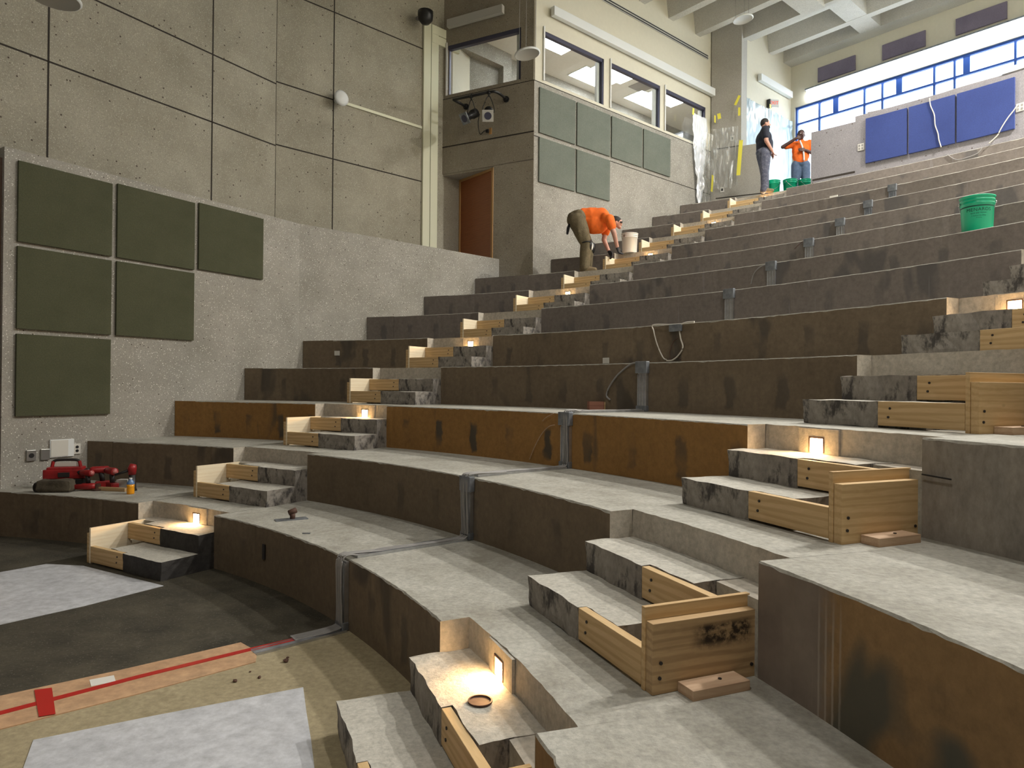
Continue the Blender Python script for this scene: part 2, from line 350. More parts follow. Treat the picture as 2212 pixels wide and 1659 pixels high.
# ------------------------------------------------------------------ concrete tiers
RIGHT_A = 26.5
LEFT_A = [54.75, 54.8, 54.45, 55.0, 54.75, 54.1, 53.16, 52.31, 51.5, 50.85, 50.25, 49.7, 49.2]
HW = .565
def deg(arc, r): return math.degrees(arc/r)
ORD = ['first', 'second', 'third', 'fourth', 'fifth', 'sixth', 'seventh', 'eighth', 'ninth', 'tenth', 'eleventh', 'twelfth', 'thirteenth']
for k in range(1, 14):
    R0 = RR[k-1]; R1 = (RR[k] if k < 13 else R0+.9); z0, z1 = (k-1)*H, k*H
    if k > 1: z0 -= 0
    aR0, aR1 = 2*AX-aleft(R0), 2*AX-aleft(R1)
    aL0, aL1 = aleft(R0), aleft(R1)
    nL = (LEFT_A[k-1], LEFT_A[k-1]+deg(2*HW, R0)); nR = (RIGHT_A-deg(2*HW, R0), RIGHT_A)
    base = max(aR0, aR1)+.4; top = min(aL0, aL1)-.2
    angs = [base]
    a = base
    while a < top: a += .3; angs.append(min(a, top))
    angs = sorted(set([round(x, 4) for x in angs]+[round(x, 4) for x in nL+nR]))
    angs = [x for i, x in enumerate(angs) if i == 0 or x-angs[i-1] > .02 or x in [round(v, 4) for v in nL+nR]]
    bm = bmesh.new(); z23 = z0+2*H/3
    def jit(a, s=.0045): return s*2*noise.noise(Vector((a*1.9, k*7.3, 0)))+s*noise.noise(Vector((a*6, k*3.1, 4)))
    def col(a, r, z, j=False):
        if j: r += abs(jit(a))*.9; 
        return bm.verts.new(P(r, a, z+(jit(a+50)*.45 if j else 0)))
    lowz = z0-.05 if k > 1 else -.02
    def ring(a, notch):
        """vertices of a cross-section, front bottom -> front top -> back -> bottom"""
        if notch: return [col(a, R0, lowz), col(a, R0, z23), col(a, R0+.15, z23), col(a, R0+.15, z1, True), col(a, R1+.04, z1), col(a, R1+.04, lowz)]
        return [col(a, R0, lowz), col(a, R0+abs(jit(a)), z1-.005-abs(jit(a+9))*1.6), col(a, R0+.005+abs(jit(a))*1.3, z1, False), None, col(a, R1+.04, z1), col(a, R1+.04, lowz)]
    def isn(a0, a1): m = (a0+a1)/2; return nL[0] < m < nL[1] or nR[0] < m < nR[1]
    def riser_mat(m):
        if m < nR[0]: return 2
        return 0
    segs = []; A_ = [None]+angs+[None]
    lst = [('e', None)]
    prev = None
    for i in range(len(angs)-1):
        nt_ = isn(angs[i], angs[i+1])
        if prev is None or prev[1] != nt_:
            r0 = ring(angs[i], nt_)
            if prev is not None:   # cheek of the notch
                a_ = angs[i]; q = [col(a_, R0, z23), col(a_, R0, z1), col(a_, R0+.15, z1), col(a_, R0+.15, z23)]
                f = bm.faces.new(q); f.material_index = 3
        else: r0 = prev[0]
        r1 = ring(angs[i+1], nt_)
        if nt_:
            pairs = [(0, 1, 1), (1, 2, 3), (2, 3, 3), (3, 4, 1), (4, 5, 1), (5, 0, 1)]
        else:
            pairs = [(0, 1, 0), (1, 2, 1), (2, 4, 1), (4, 5, 1), (5, 0, 1)]
        m = (angs[i]+angs[i+1])/2
        for (p, q, mi) in pairs:
            f = bm.faces.new((r0[p], r1[p], r1[q], r0[q]))
            f.material_index = (4 if (mi == 0 and m < nR[0]) else mi)
        prev = (r1, nt_)
        if i == 0: bm.faces.new([v for v in r0 if v])
        first = r0 if i == 0 else first
    bm.faces.new([v for v in prev[0] if v])
    # slanted ends fitted to the side walls
    for (aa, e0, e1) in ((angs[-1], aL0-.05, aL1-.05), (angs[0], aR0+.05, aR1+.05)):
        va = [col(aa, R0, lowz), col(aa, R0, z1), col(aa, R1+.04, z1), col(aa, R1+.04, lowz)]
        vb = [bm.verts.new(P(R0, e0, lowz)), bm.verts.new(P(R0, e0, z1)), bm.verts.new(P(R1+.04, e1, z1)), bm.verts.new(P(R1+.04, e1, lowz))]
        for p, q, mi in ((0, 1, 0), (1, 2, 1), (2, 3, 1), (3, 0, 1)):
            bm.faces.new((va[p], vb[p], vb[q], va[q])).material_index = mi
        bm.faces.new(vb)
    rm = 'riser' if k in (1, 2) else 'riser_rust' if k == 3 else 'riser' if k < 6 else 'riser_cool'
    rr = 'riser_right2' if k == 2 else 'riser_right' if k < 3 else 'raw'
    struct('concrete_tier', bm, [rm, 'tread', 'raw_drip' if k == 2 else 'raw', 'notch', rr],
           f'curved concrete seating tier, {ORD[k-1]} riser counted up from the floor')

# ------------------------------------------------------------------ aisle steps, formwork, step lights (built once per aisle side, local x = uphill, y = left)
def mk_steps(s, wide=None):
    """s=+1: wood on the right (right aisle); s=-1: wood on the left"""
    root = empty('aisle_steps', (0, 0, 0))
    def bb(x0, x1, y0, y1, z0, z1, mi, bm, bev=.012):
        y0, y1 = (y0, y1) if s > 0 else (-y1, -y0)
        fs = box(bm, x0, x1, y0, y1, z0, z1, mi)
        fs[5].material_index = 0      # top
        fs[0].material_index = 1
    def rough(bm):
        es = [e for e in bm.edges]
        bmesh.ops.subdivide_edges(bm, edges=[e for e in es if e.calc_length() > .1], cuts=7, use_grid_fill=True)
        for v in bm.verts:
            v.co += Vector((noise.noise(v.co*9+Vector((3, 0, 0))), noise.noise(v.co*9), noise.noise(v.co*7+Vector((0, 5, 0)))*.6))*.007
    def Lstep(xf, xr, ye, h, name, xb=-.002):
        """L-shaped plan: full depth beside the board, set back behind the board"""
        pl = [(xf, HW), (-.002, HW), (-.002, ye), (xf+xr, ye), (xf+xr, .025), (xf, .025)]
        pl = [(x, y*s) for x, y in pl]
        if s < 0: pl = pl[::-1]
        bm = bmesh.new(); xs = sorted({p[0] for p in pl} | {xf+xr*.0, -.002}); 
        nx, ny = 10, 22
        X = sorted(set([xf, xf+xr]+[xf+xr+(xb-xf-xr)*i/nx for i in range(nx+1)])); Y = sorted(set([HW, .025, ye]+[ye+(.025-ye)*i/6 for i in range(7)]+[.025+(HW-.025)*i/12 for i in range(13)])); Z = [h*i/4 for i in range(5)]
        inside = lambda x, y: y > .025 or x > xf+xr
        V = {}
        def v(i, j, k):
            key = (i, j, k)
            if key not in V:
                p = Vector((X[i], Y[j]*s*(1 if X[i] < 0 else .992), Z[k])); w = p*9
                d = Vector((noise.noise(w+Vector((3, 0, 0))), noise.noise(w), noise.noise(p*7+Vector((0, 5, 0)))*.7))*.009
                d += Vector((noise.noise(p*31+Vector((3, 0, 9))), noise.noise(p*31), 0))*.006
                V[key] = bm.verts.new(p+d)
            return V[key]
        cell = lambda i, j: 0 <= i < len(X)-1 and 0 <= j < len(Y)-1 and inside((X[i]+X[i+1])/2, (Y[j]+Y[j+1])/2)
        nz = len(Z)-1
        for i in range(len(X)-1):
            for j in range(len(Y)-1):
                if not cell(i, j): continue
                f = bm.faces.new((v(i, j, nz), v(i+1, j, nz), v(i+1, j+1, nz), v(i, j+1, nz))); f.material_index = 0
                for k in range(nz):
                    if not cell(i-1, j): bm.faces.new((v(i, j, k), v(i, j+1, k), v(i, j+1, k+1), v(i, j, k+1))).material_index = 1
                    if not cell(i+1, j): bm.faces.new((v(i+1, j, k), v(i+1, j+1, k), v(i+1, j+1, k+1), v(i+1, j, k+1))).material_index = 1
                    if not cell(i, j-1): bm.faces.new((v(i, j, k), v(i+1, j, k), v(i+1, j, k+1), v(i, j, k+1))).material_index = 1
                    if not cell(i, j+1): bm.faces.new((v(i, j+1, k), v(i+1, j+1, k), v(i+1, j+1, k+1), v(i, j+1, k+1))).material_index = 1
        bmesh.ops.recalc_face_normals(bm, faces=bm.faces)
        obj(name, bm, ['step_top', 'step_face'], root)
    Lstep(-.50, .045, -.24, H/3, 'lower_step'); Lstep(-.17, .045, -.30, 2*H/3+.004, 'upper_step', .146)
    return root
def board(name, root, x0, x1, y0, y1, z0, z1, mat, s=1, along='x'):
    """plank with its grain running along its length; mesh built around its own origin"""
    y0, y1 = (y0, y1) if s > 0 else (-y1, -y0)
    if along == 'x':
        mw = Matrix.Translation((x0, y0, z0)); bm = bx(0, x1-x0, 0, y1-y0, 0, z1-z0, bev=.002)
    else:
        mw = Matrix.Translation((x0, y0, z0)) @ Matrix.Rotation(PI/2, 4, 'Z'); bm = bx(0, y1-y0, -(x1-x0), 0, 0, z1-z0, bev=.002)
    return obj(name, bm, mat, root, mw=mw)
def nail(par, pos, ax, r=.007):
    bm = bmesh.new(); v = Vector(ax)*.004; tube(bm, [Vector(pos)-v, Vector(pos)+v], r, 8)
    return obj('nail_hole', bm, 'toolblack', par)
def mk_form(s):
    root = empty('step_formwork', (0, 0, 0))
    pi_ = board('side_panel', root, -.50, -.004, -.500, -.478, 0, .312, 'pine_pale' if s < 0 else 'pine', s)
    po = board('outer_plank', root, -.495, -.004, -.545, -.502, 0, .262, 'pine_old' if s > 0 else 'pine', s)
    r1 = board('lower_riser_board', root, -.50, -.460, -.476, .022, .014, H/3, 'pine', s, 'y')
    r2 = board('upper_riser_board', root, -.17, -.130, -.476, .022, H/3+.01, 2*H/3, 'pine', s, 'y')
    cl = board('cleat_block', root, -.385, -.125, -.640, -.548, 0, .038, 'block', s)
    if s > 0:
        for (x, z) in ((.03, .06), (.035, .115), (.46, .05)): nail(po, (x, -.001, z), (0, 1, 0))
        nail(cl, (.16, .05, .038), (0, 0, 1))
    for r_ in (r1, r2):
        nail(r_, (.08 if s < 0 else .42, .0005, .10), (0, 1, 0)); nail(r_, (.09 if s < 0 else .43, .0005, .05), (0, 1, 0))
    return root
def mk_light(s):
    root = empty('step_light', (0, 0, 0)); yc = .18 if s > 0 else -.09
    y0, y1 = yc-.15, yc+.13; zb, zt = 2*H/3+.004, H-.006; w = .046; hb, ht = zb+.008, zb+.088
    bm = bmesh.new(); X0, X1 = .135, .149
    box(bm, X0, X1, y0, yc-w, zb, zt); box(bm, X0, X1, yc+w, y1, zb, zt); box(bm, X0, X1, yc-w, yc+w, ht, zt); box(bm, X0, X1, yc-w, yc+w, zb, hb)
    obj('cover_plate', bm, 'notch', root)
    bm = bx(X1-.004, X1-.001, yc-w, yc+w, hb, ht); obj('lamp_lens', bm, 'lens_warm', root)
    bm = bmesh.new()
    for q in ((yc-w-.008, yc-w, hb, ht), (yc+w, yc+w+.008, hb, ht), (yc-w-.008, yc+w+.008, ht, ht+.008)):
        box(bm, X0-.004, X0-.0005, q[0], q[1], q[2], q[3])
    obj('bezel', bm, 'rust', root)
    L = bpy.data.lights.new('step_bulb', 'AREA'); L.shape = 'RECTANGLE'; L.size = .085; L.size_y = .07; L.energy = 3.4; L.color = (1, .60, .26)
    lo = bpy.data.objects.new('step_bulb', L); C.objects.link(lo); lo.parent = root; lo.location = (X0-.012, yc, (hb+ht)/2)
    lo.rotation_euler = (0, math.radians(52), 0)     # faces downhill and slightly down
    return root
def copy_tree(o, parent=None):
    c = o.copy(); C.objects.link(c)
    if parent: c.parent = parent
    for ch in o.children: copy_tree(ch, c)
    return c
protos = {}
AISLE = {1: 'right', -1: 'left'}
for s in (1, -1):
    protos[s] = (mk_steps(s), mk_form(s), mk_light(s))
    used = [False]*3
    for k in range(1, 14):
        am = RIGHT_A-deg(HW, RR[k-1]) if s > 0 else LEFT_A[k-1]+deg(HW, RR[k-1])
        pos = P(RR[k-1], am, (k-1)*H); rz = math.radians(am)
        where = f'{"right" if s > 0 else "left"} aisle, {ORD[k-1]} riser from the floor'
        for i, pr in enumerate(protos[s]):
            if i == 2 and k % 2 == 0: continue
            if s > 0 and k > 7: continue
            o = pr if not used[i] else copy_tree(pr)
            used[i] = True; o.location = pos; o.rotation_euler = (0, 0, rz)
            if i == 0: tag(o, f'two rough concrete steps in the {where}', 'steps', 'concrete steps in the two aisles')
            if i == 1: tag(o, f'pine board step form in the {where}', 'formwork', 'wooden step forms')
            if i == 2: tag(o, f'glowing warm step light in the {where}', 'light', 'step lights in the aisles')
# darker, tarred first step pair of the left aisle and dark stain on the nearer form
def dirty_first():
    for o in list(bpy.data.objects):
        if o.name.startswith('aisle_steps') and 'left aisle, first riser' in o.get('label', ''):
            for ch in o.children:
                ch.data = ch.data.copy(); ch.data.materials[1] = M['step_black']
dirty_first()
# stain on the big side plank of the second form in the right aisle
m, nt, b = newmat('pine_with_dark_stain'); b.inputs['Roughness'].default_value = .7
src = M['pine_old']
def stained():
    m = M['pine_old'].copy(); m.name = 'pine_dark_stain'; nt = m.node_tree; b = [n for n in nt.nodes if n.type == 'BSDF_PRINCIPLED'][0]
    l = b.inputs['Base Color'].links[0].from_socket
    t = nt.nodes.new('ShaderNodeTexCoord'); sx = nt.nodes.new('ShaderNodeSeparateXYZ'); nt.links.new(t.outputs['Object'], sx.inputs[0])
    def rng(o, a, b_, c, d):
        r = nt.nodes.new('ShaderNodeValToRGB'); e = r.color_ramp.elements; e[0].position = a; e[0].color = (0, 0, 0, 1); e[1].position = b_; e[1].color = (1, 1, 1, 1)
        x = e.new(c); x.color = (1, 1, 1, 1); y = e.new(d); y.color = (0, 0, 0, 1); nt.links.new(o, r.inputs[0]); return r.outputs[0]
    f = mixc(nt, 1.0, rng(sx.outputs[0], .16, .24, .44, .47), rng(sx.outputs[2], .13, .165, .222, .24), 'MULTIPLY')
    n = noi(nt, coords(nt, (1, 1, 1)), 22, 4, .7); f = mixc(nt, 1.0, f, ramp(nt, n, [(.38, (.15,)*3), (.55, (1,)*3)]), 'MULTIPLY')
    nt.links.new(mixc(nt, f, l, (.030, .018, .010)), b.inputs['Base Color']); return m
M['pine_stain2'] = stained()
for o in list(bpy.data.objects):
    if o.name.startswith('step_formwork') and 'right aisle, second' in o.get('label', ''):
        for ch in o.children:
            if ch.name.startswith('outer_plank'): ch.data = ch.data.copy(); ch.data.materials[0] = M['pine_stain2']
    if o.name.startswith('step_formwork') and any(w in o.get('label', '') for w in ('right aisle, third', 'right aisle, fourth')):
        for ch in o.children:
            if ch.name.startswith('outer_plank'): ch.data = ch.data.copy(); ch.data.materials[0] = M['pine']
# core hole in the lit upper step
def core_hole():
    q = atz(1037, 1520, 2*H/3); bm = bmesh.new()
    lathe(bm, [(.050, .0), (.050, .006), (.044, .006), (.044, .001)], 28, c=(0, 0, 0)); v = [bm.verts.new((.044*math.cos(2*PI*i/28), .044*math.sin(2*PI*i/28), .0012)) for i in range(28)]; bm.faces.new(v)
    o = obj('core_plug', bm, 'rust', None); o.location = (q.x, q.y, q.z+.009)
    tag(o, 'round grouted core plug in the lit upper step nearest the camera', 'plug')
core_hole()

# ------------------------------------------------------------------ floor
U3, V3 = Vector((UX.x, UX.y, 0)), Vector((VX.x, VX.y, 0))
split = atz(640, 1383, 0)
def fl(u, v): q = split+U3*u+V3*v; return (q.x, q.y)
struct('floor', prism([fl(-9, -.0), fl(-9, -12), fl(3, -12), fl(3, 0)], -.12, 0), 'floor_tan', 'bare tan concrete floor on the near side of the taped strip')
struct('floor', prism([fl(-9, 0), fl(3, 0), fl(3, 12), fl(-9, 12)], -.12, 0), 'carpet_old', 'dark old carpet-backed floor beyond the taped strip')
def quadpx(px, z0, t):
    return prism([tuple(atz(x, y, z0).xy) for x, y in px], z0, z0+t)
o = obj('paper_sheet', quadpx([(-160, 1262), (0, 1237), (100, 1219), (180, 1223), (353, 1266), (180, 1310), (0, 1350), (-260, 1420)], 0, .004), 'paper')
tag(o, 'white protective paper on the dark floor beside the far left aisle steps', 'paper', 'floor protection papers')
o = obj('paper_sheet', quadpx([(72, 1600), (330, 1548), (655, 1486), (662, 1540), (672, 1600), (684, 1700), (0, 1800)], 0, .004), 'paper')
tag(o, 'large white paper sheet on the tan floor in the bottom left corner', 'paper', 'floor protection papers')
def strip(name, px, h, mat, label, cat, z=0.0, parent=None):
    o = obj(name, quadpx(px, z, h), mat, parent)
    if label: tag(o, label, cat)
    return o
k_ = strip('cardboard_strip', [(-120, 1533), (0, 1505), (255, 1450), (490, 1396), (520, 1389), (534, 1397), (556, 1408), (552, 1431), (300, 1500), (0, 1577), (-160, 1616)], .005, 'kraft', 'kraft cardboard strip taped down along the floor cable', 'cardboard')
bm = bmesh.new()
a, b_ = [(-140, 1576), (0, 1543), (300, 1464), (545, 1404), (640, 1382)], .022
pts = [atz(x, y, 0) for x, y in a]; nn = Vector((-(pts[-1]-pts[0]).y, (pts[-1]-pts[0]).x, 0)).normalized()
hexa(bm, [tuple((p+nn*b_).xy) for p in pts]+[tuple((p-nn*b_).xy) for p in pts[::-1]], .005, .0075)
hexa(bm, [tuple(atz(x, y, 0).xy) for x, y in [(74, 1494), (112, 1489), (120, 1546), (84, 1552)]], .0078, .0092)
tag(obj('red_tape', bm, 'red_tape'), 'red tape line with a short red cross bar on the cardboard strip', 'tape')
strip('white_label', [(193, 1469), (246, 1459), (250, 1472), (197, 1483)], .0015, 'white_tape', 'white paper label stuck on the cardboard beside the red tape', 'label', .0052)
# floor end of raceway
def raceway_floor():
    root = empty('floor_raceway', atz(660, 1378, 0), 0, label='flat metal cable channel on the floor running to the first riser', cat='cable channel')
    bm = bmesh.new(); o0 = Vector(root.location)
    p0, p1 = atz(548, 1412, 0)-o0, atz(742, 1362, 0)-o0; d = (p1-p0).normalized(); n = Vector((-d.y, d.x, 0))
    hexa(bm, [tuple((p0+n*.045).xy), tuple((p1+n*.045).xy), tuple((p1-n*.045).xy), tuple((p0-n*.045).xy)], .001, .006)
    for q in (-.045, 0, .041): hexa(bm, [tuple((p0+n*(q+.004)).xy), tuple((p1+n*(q+.004)).xy), tuple((p1+n*q).xy), tuple((p0+n*q).xy)], .006, .014)
    obj('channel', bm, 'alu', root)
raceway_floor()

# ------------------------------------------------------------------ raceways up the risers
def mk_race(k, px, full=True, box_=True, bottom=True, style='alu'):
    R0 = RR[k-1]; q = atr(px, 700, R0); a = math.degrees(math.atan2(q.y-CY, q.x-CX))
    root = empty('cable_raceway', P(R0, a, (k-1)*H), math.radians(a))
    w = .055
    bm = bmesh.new(); x0 = -.022
    box(bm, x0, -.002, -w, w, .02, H-.10 if box_ else H-.01)
    for y in (-w, -w/3-.004, w/3-.004, w-.008): box(bm, x0-.010, x0, y, y+.008, .03, H-.11 if box_ else H-.02)
    obj('channel', bm, style, root)
    if box_: obj('junction_box', bx(-.05, -.002, -w-.012, w+.012, H-.10, H+.012, bev=.004), 'galv', root)
    if bottom: obj('end_connector', bx(-.045, -.002, -w-.006, w+.006, .004, .055, bev=.004), 'galv', root)
    return root, a
rd = {}
for k, px in [(1, 752), (2, 1018), (3, 1228), (4, 1392), (6, 1577), (7, 1667), (8, 1748), (9, 1815), (10, 1875), (11, 1927)]:
    root, a = mk_race(k, px, box_=k > 2 or k == 2, style='alu' if k < 10 else 'galv'); rd[k] = a
    tag(root, f'metal cable raceway fixed upright on the {ORD[k-1]} riser up from the floor', 'cable channel', 'metal raceways up the middle of the risers')
    if k in (1, 2, 3):
        bm = bmesh.new(); rnd = random.Random(k)
        for j in range(5 if k < 3 else 3):
            y = -.045+.02*j; tube(bm, smoothpath([(.02+rnd.random()*.3, y, H+.02), (.0, y, H+.03), (-.045, y+.005, H-.01), (-.05, y+rnd.uniform(-.01, .01), .28), (-.045, y, .08), (-.07, y, .02), (-.2 if k > 1 else -.35, y, .012)], 5), .006, 6)
        obj('cable_bundle', bm, 'cable_grey', root)
for k in (2, 3, 4):   # across the treads below risers 2,3,4
    a = rd[k]; r0, r1 = RR[k-2]+.06, RR[k-1]-.05
    root = empty('tread_raceway', P(r0, a-.0, (k-1)*H), math.radians(a)); L_ = r1-r0
    bm = bmesh.new(); box(bm, 0, L_, -.05, .05, .001, .007)
    for y in (-.05, -.004, .044): box(bm, 0, L_, y, y+.006, .007, .018)
    obj('channel', bm, 'alu', root); bm = bmesh.new()
    for j in range(3): tube(bm, smoothpath([(0, -.03+.03*j, .016), (L_*.3, -.02+.028*j, .02), (L_*.7, -.03+.02*j, .018), (L_, -.02+.02*j, .02)], 6), .0045, 6)
    obj('cable_bundle', bm, 'cable_grey', root)
    tag(root, f'shiny flat cable channel lying across the tread below the {ORD[k-1]} riser', 'cable channel', 'flat channels crossing the treads')
def cable(px, name, label, r=.006, mat='cable_white', cat='cable'):
    bm = bmesh.new(); tube(bm, smoothpath([p if isinstance(p, Vector) else Vector(p) for p in px], 7), r, 6)
    return tag(obj(name, bm, mat, smooth=True), label, cat)
def onr(k, pts, off=.02): return [atr(x, y, RR[k-1]-off) for x, y in pts]
R5 = onr(5, [(1500, 697), (1466, 700), (1447, 701), (1411, 702), (1412, 715), (1420, 745), (1432, 772), (1440, 777)])
cable(R5, 'loose_cable', 'loose pale cable loop hanging at left down the fifth riser', .007)
cable(onr(5, [(1500, 695), (1480, 697), (1468, 706), (1470, 730), (1475, 750), (1465, 768), (1452, 778), (1440, 779)]), 'loose_cable', 'loose pale cable curling down below the grey box on the fifth riser', .008)
cable(onr(5, [(1466, 730), (1455, 738), (1447, 760), (1449, 776), (1460, 770), (1472, 778)]), 'thin_wire', 'thin brown wire looped between the pale cables on the fifth riser', .0035, 'rust')
q = atr(1462, 701, RR[4]); a = math.degrees(math.atan2(q.y-CY, q.x-CX))
o = obj('junction_box', bx(-.04, -.002, -.075, .075, -.03, .045, bev=.004), 'galv'); o.location = P(RR[4], a, 5*H-.055); o.rotation_euler = (0, 0, math.radians(a))
tag(o, 'small grey junction box at the top edge of the fifth riser', 'box')
cable(onr(4, [(1378, 783), (1362, 787), (1345, 800), (1330, 815), (1315, 838), (1310, 855), (1318, 864)]), 'loose_cable', 'braided cable drooping left from the raceway on the fourth riser', .009, 'cable_grey')
cable(onr(3, [(1198, 918), (1185, 922), (1170, 938), (1155, 965), (1144, 992)]), 'loose_cable', 'thin tan cable arching left of the raceway on the third riser', .004, 'block')
cable(onr(3, [(1196, 893), (1180, 902), (1172, 910)]), 'thin_wire', 'short thin wire at the top of the third riser', .0035, 'block')
cable(onr(7, [(1655, 571), (1640, 578), (1628, 592), (1622, 614)]), 'loose_cable', 'thin pale wire hanging left of the raceway on the seventh riser', .006, 'cable_grey')
cable(onr(8, [(1735, 521), (1724, 530), (1716, 538)]), 'thin_wire', 'short reddish wire beside the raceway on the eighth riser', .004, 'rust')
# scrap block, loose bits
q = atz(1294, 885, 3*H)
root = empty('wood_block', (q.x, q.y, 3*H), math.radians(8), label='reddish wood block standing on the third tier beside the raceway', cat='block')
obj('block_body', bx(-.11, .04, -.045, .045, 0, .082, bev=.002), 'brick', root); obj('cut_end', bx(.041, .105, -.045, .045, 0, .080, bev=.002), 'pine', root)
for i, (x, y, k, w, h, lb) in enumerate([(728, 763, 5, .045, .036, 'blank ivory cover plate on the left end of the fifth riser'), (1309, 779, 5, .045, .034, 'small ivory plate low on the fifth riser left of the loose cables'), (1801, 428, 12, .075, .05, 'white plate at the top of the riser right of the far aisle'), (570, 1192, 1, .018, .06, 'dark slotted outlet on the first riser below the floor stub')]):
    q = atr(x, y, RR[k-1]-.006); a = math.atan2(q.y-CY, q.x-CX)
    o = obj('cover_plate', bx(-.006, .005, -w, w, -h, h, bev=.002), 'plate' if i < 3 else 'toolblack'); o.location = q; o.rotation_euler = (0, 0, a); tag(o, lb, 'plate')
q = atz(632, 1122, H)
root = empty('floor_stub', (q.x, q.y, H), .5, label='rusty pipe stub on a thin metal plate on the first tier', cat='floor stub')
obj('base_plate', bx(-.14, .12, -.05, .05, .001, .006), 'galv', root)
bm = bmesh.new(); tube(bm, [(0, 0, .006), (0, 0, .05)], .022, 12); tube(bm, [(-.03, 0, .055), (.03, .01, .075)], .024, 10); obj('pipe_stub', bm, 'rust', root, True)
o = obj('shim', bx(-.03, .03, -.008, .008, 0, .006), 'galv'); q = atz(662, 1153, H); o.location = (q.x, q.y, H+.001); tag(o, 'thin dark metal shim lying on the first tier', 'shim')

# ------------------------------------------------------------------ walls
def wallbox(p, q, th, z0, z1):
    """solid wall from plan p to q, thickness th to the left of p->q"""
    p, q = Vector(p[:2]), Vector(q[:2]); d = (q-p).normalized(); n = Vector((-d.y, d.x))
    return [tuple(p), tuple(q), tuple(q+n*th), tuple(p+n*th)]
def fit(o, ex, rest): pass
ZP = 4.115                                        # top of the parapet walls
nA = Vector((-AD.y, AD.x)); nB = Vector((-BD.y, BD.x))
TH = .22
bo = (nA+nB).normalized()*TH*1.02
poly = [tuple(ASTART), tuple(BEND), tuple(PEND), tuple(PEND+nB*TH), tuple(BEND+bo), tuple(ASTART+nA*TH)]
struct('wall_left', prism(poly, -.1, ZP), 'agg', 'low exposed-aggregate wall carrying the six dark green panels')
polm = [tuple(mir(p)) for p in poly]
struct('wall_right', prism(polm, -.1, ZP), 'agg', 'low exposed-aggregate wall on the near right side')
# brown return left of the wall end, side passage beyond
pA = ASTART+nA*.03
struct('wall_passage', prism(wallbox(ASTART-AD*1.6+nA*.05, ASTART+nA*.05-AD*.0, .1, 0, 0), 0, 4.0), 'brownwall', 'dark brown return at the left picture edge')
# upper left wall, 1.27 m behind the parapet
off = 1.27
Bu0 = B0+nB*off; bu = Vector((-4.0916, 11.6083)); AU = Vector((math.cos(math.radians(57.8)), math.sin(math.radians(57.8)))); nAU = Vector((-AU.y, AU.x))
bend2 = (nAU+nB).normalized()*.25
BuE = Bu0+BD*((Vector((-1.52, 13.95))-Bu0).dot(BD)+.12)
uw = [tuple(bu-AU*16), tuple(bu), tuple(BuE), tuple(BuE+nB*.25), tuple(bu+bend2), tuple(bu-AU*16+nAU*.25)]
struct('wall_upper_left', prism(uw, -.1, 11.6), 'agg_up', 'tall aggregate wall panels of the upper left side')
struct('wall_upper_right', prism([tuple(mir(p)) for p in uw], -.1, 11.6), 'agg_up', 'tall aggregate wall of the upper right side')
struct('floor_passage', prism([tuple(BEND+bo*.9), tuple(PEND+nB*.2), tuple(BuE), tuple(bu), tuple(bu-AU*7), tuple(ASTART+nA*TH)], 3.55, 3.62), 'tread', 'floor of the side passage behind the left parapet')
# joints between the wall panels
def seam(name, o, d, pts, w, depth, mat, label):
    """strip on plane through o with direction d between wall points (s, z)"""
    (s0, z0), (s1, z1) = pts; d = Vector(d); n = Vector((-d.y, d.x)); bm = bmesh.new(); o = Vector(o[:2])
    if abs(s0-s1) < 1e-4: s0, s1 = s0-w/2, s1+w/2
    else: z0, z1 = z0-w/2, z1+w/2
    a, b = o+d*s0-n*depth, o+d*s1-n*depth; a2, b2 = o+d*s0+n*.01, o+d*s1+n*.01
    hexa(bm, [tuple(a), tuple(b), tuple(b2), tuple(a2)], z0, z1)
    return struct(name, bm, mat, label)
bm = bmesh.new()
def seam_into(bm, o, d, s0, z0, s1, z1, w=.022, depth=.003):
    d = Vector(d); n = Vector((-d.y, d.x)); o = Vector(o[:2])
    if abs(s0-s1) < 1e-4: s0, s1 = s0-w/2, s1+w/2
    else: z0, z1 = z0-w/2, z1+w/2
    hexa(bm, [tuple(o+d*s0-n*depth), tuple(o+d*s1-n*depth), tuple(o+d*s1+n*.01), tuple(o+d*s0+n*.01)], z0, z1)
for z in (5.70, 6.76, 8.4, 10.0): seam_into(bm, bu, AU, -15.9, z, -.003, z)
sB = lambda p: (Vector(p[:2])-bu).dot(BD)
eS = sB((-1.86, 13.64))
for z in (5.72, 6.80, 8.4, 10.0): seam_into(bm, bu, BD, .003, z, eS, z)
for s in (-(bu-Vector((-4.73, 10.59))).length, -(bu-Vector((-5.96, 8.64))).length, -5.9, -8.3): seam_into(bm, bu, AU, s, 4.1, s, 11.5)
for s in (sB((-3.30, 12.33)),): seam_into(bm, bu, BD, s, 4.1, s, 11.5)
seam_into(bm, bu, BD, .0, 4.1, .0, 11.5, .008)
tag(obj('trim_joints', bm, 'gapblack'), 'dark joints between the upper left wall panels', None, None, 'structure')
# cream painted double strip at the end of the upper wall
bm = bmesh.new(); e0, e1 = eS, eS+.42
for (a, b_) in ((e0, e0+.17), (e0+.185, e0+.36)):
    q = lambda s, n_: tuple(bu+BD*s+nB*n_)
    hexa(bm, [q(a, -.05), q(b_, -.05), q(b_, .01), q(a, .01)], 3.65, 8.95)
q = lambda s, n_: tuple(bu+BD*s+nB*n_)
for (z0, z1) in ((8.95-.36, 8.95-.19), (8.95-.175, 8.95)):
    hexa(bm, [q(e0+.2, -.055), q(e0+.9, -.055), q(e0+.9, .01), q(e0+.2, .01)], z0, z1)
tag(obj('trim_double_strip', bm, 'trimpaint'), 'pale double trim strip at the end of the upper left wall', None, None, 'structure')

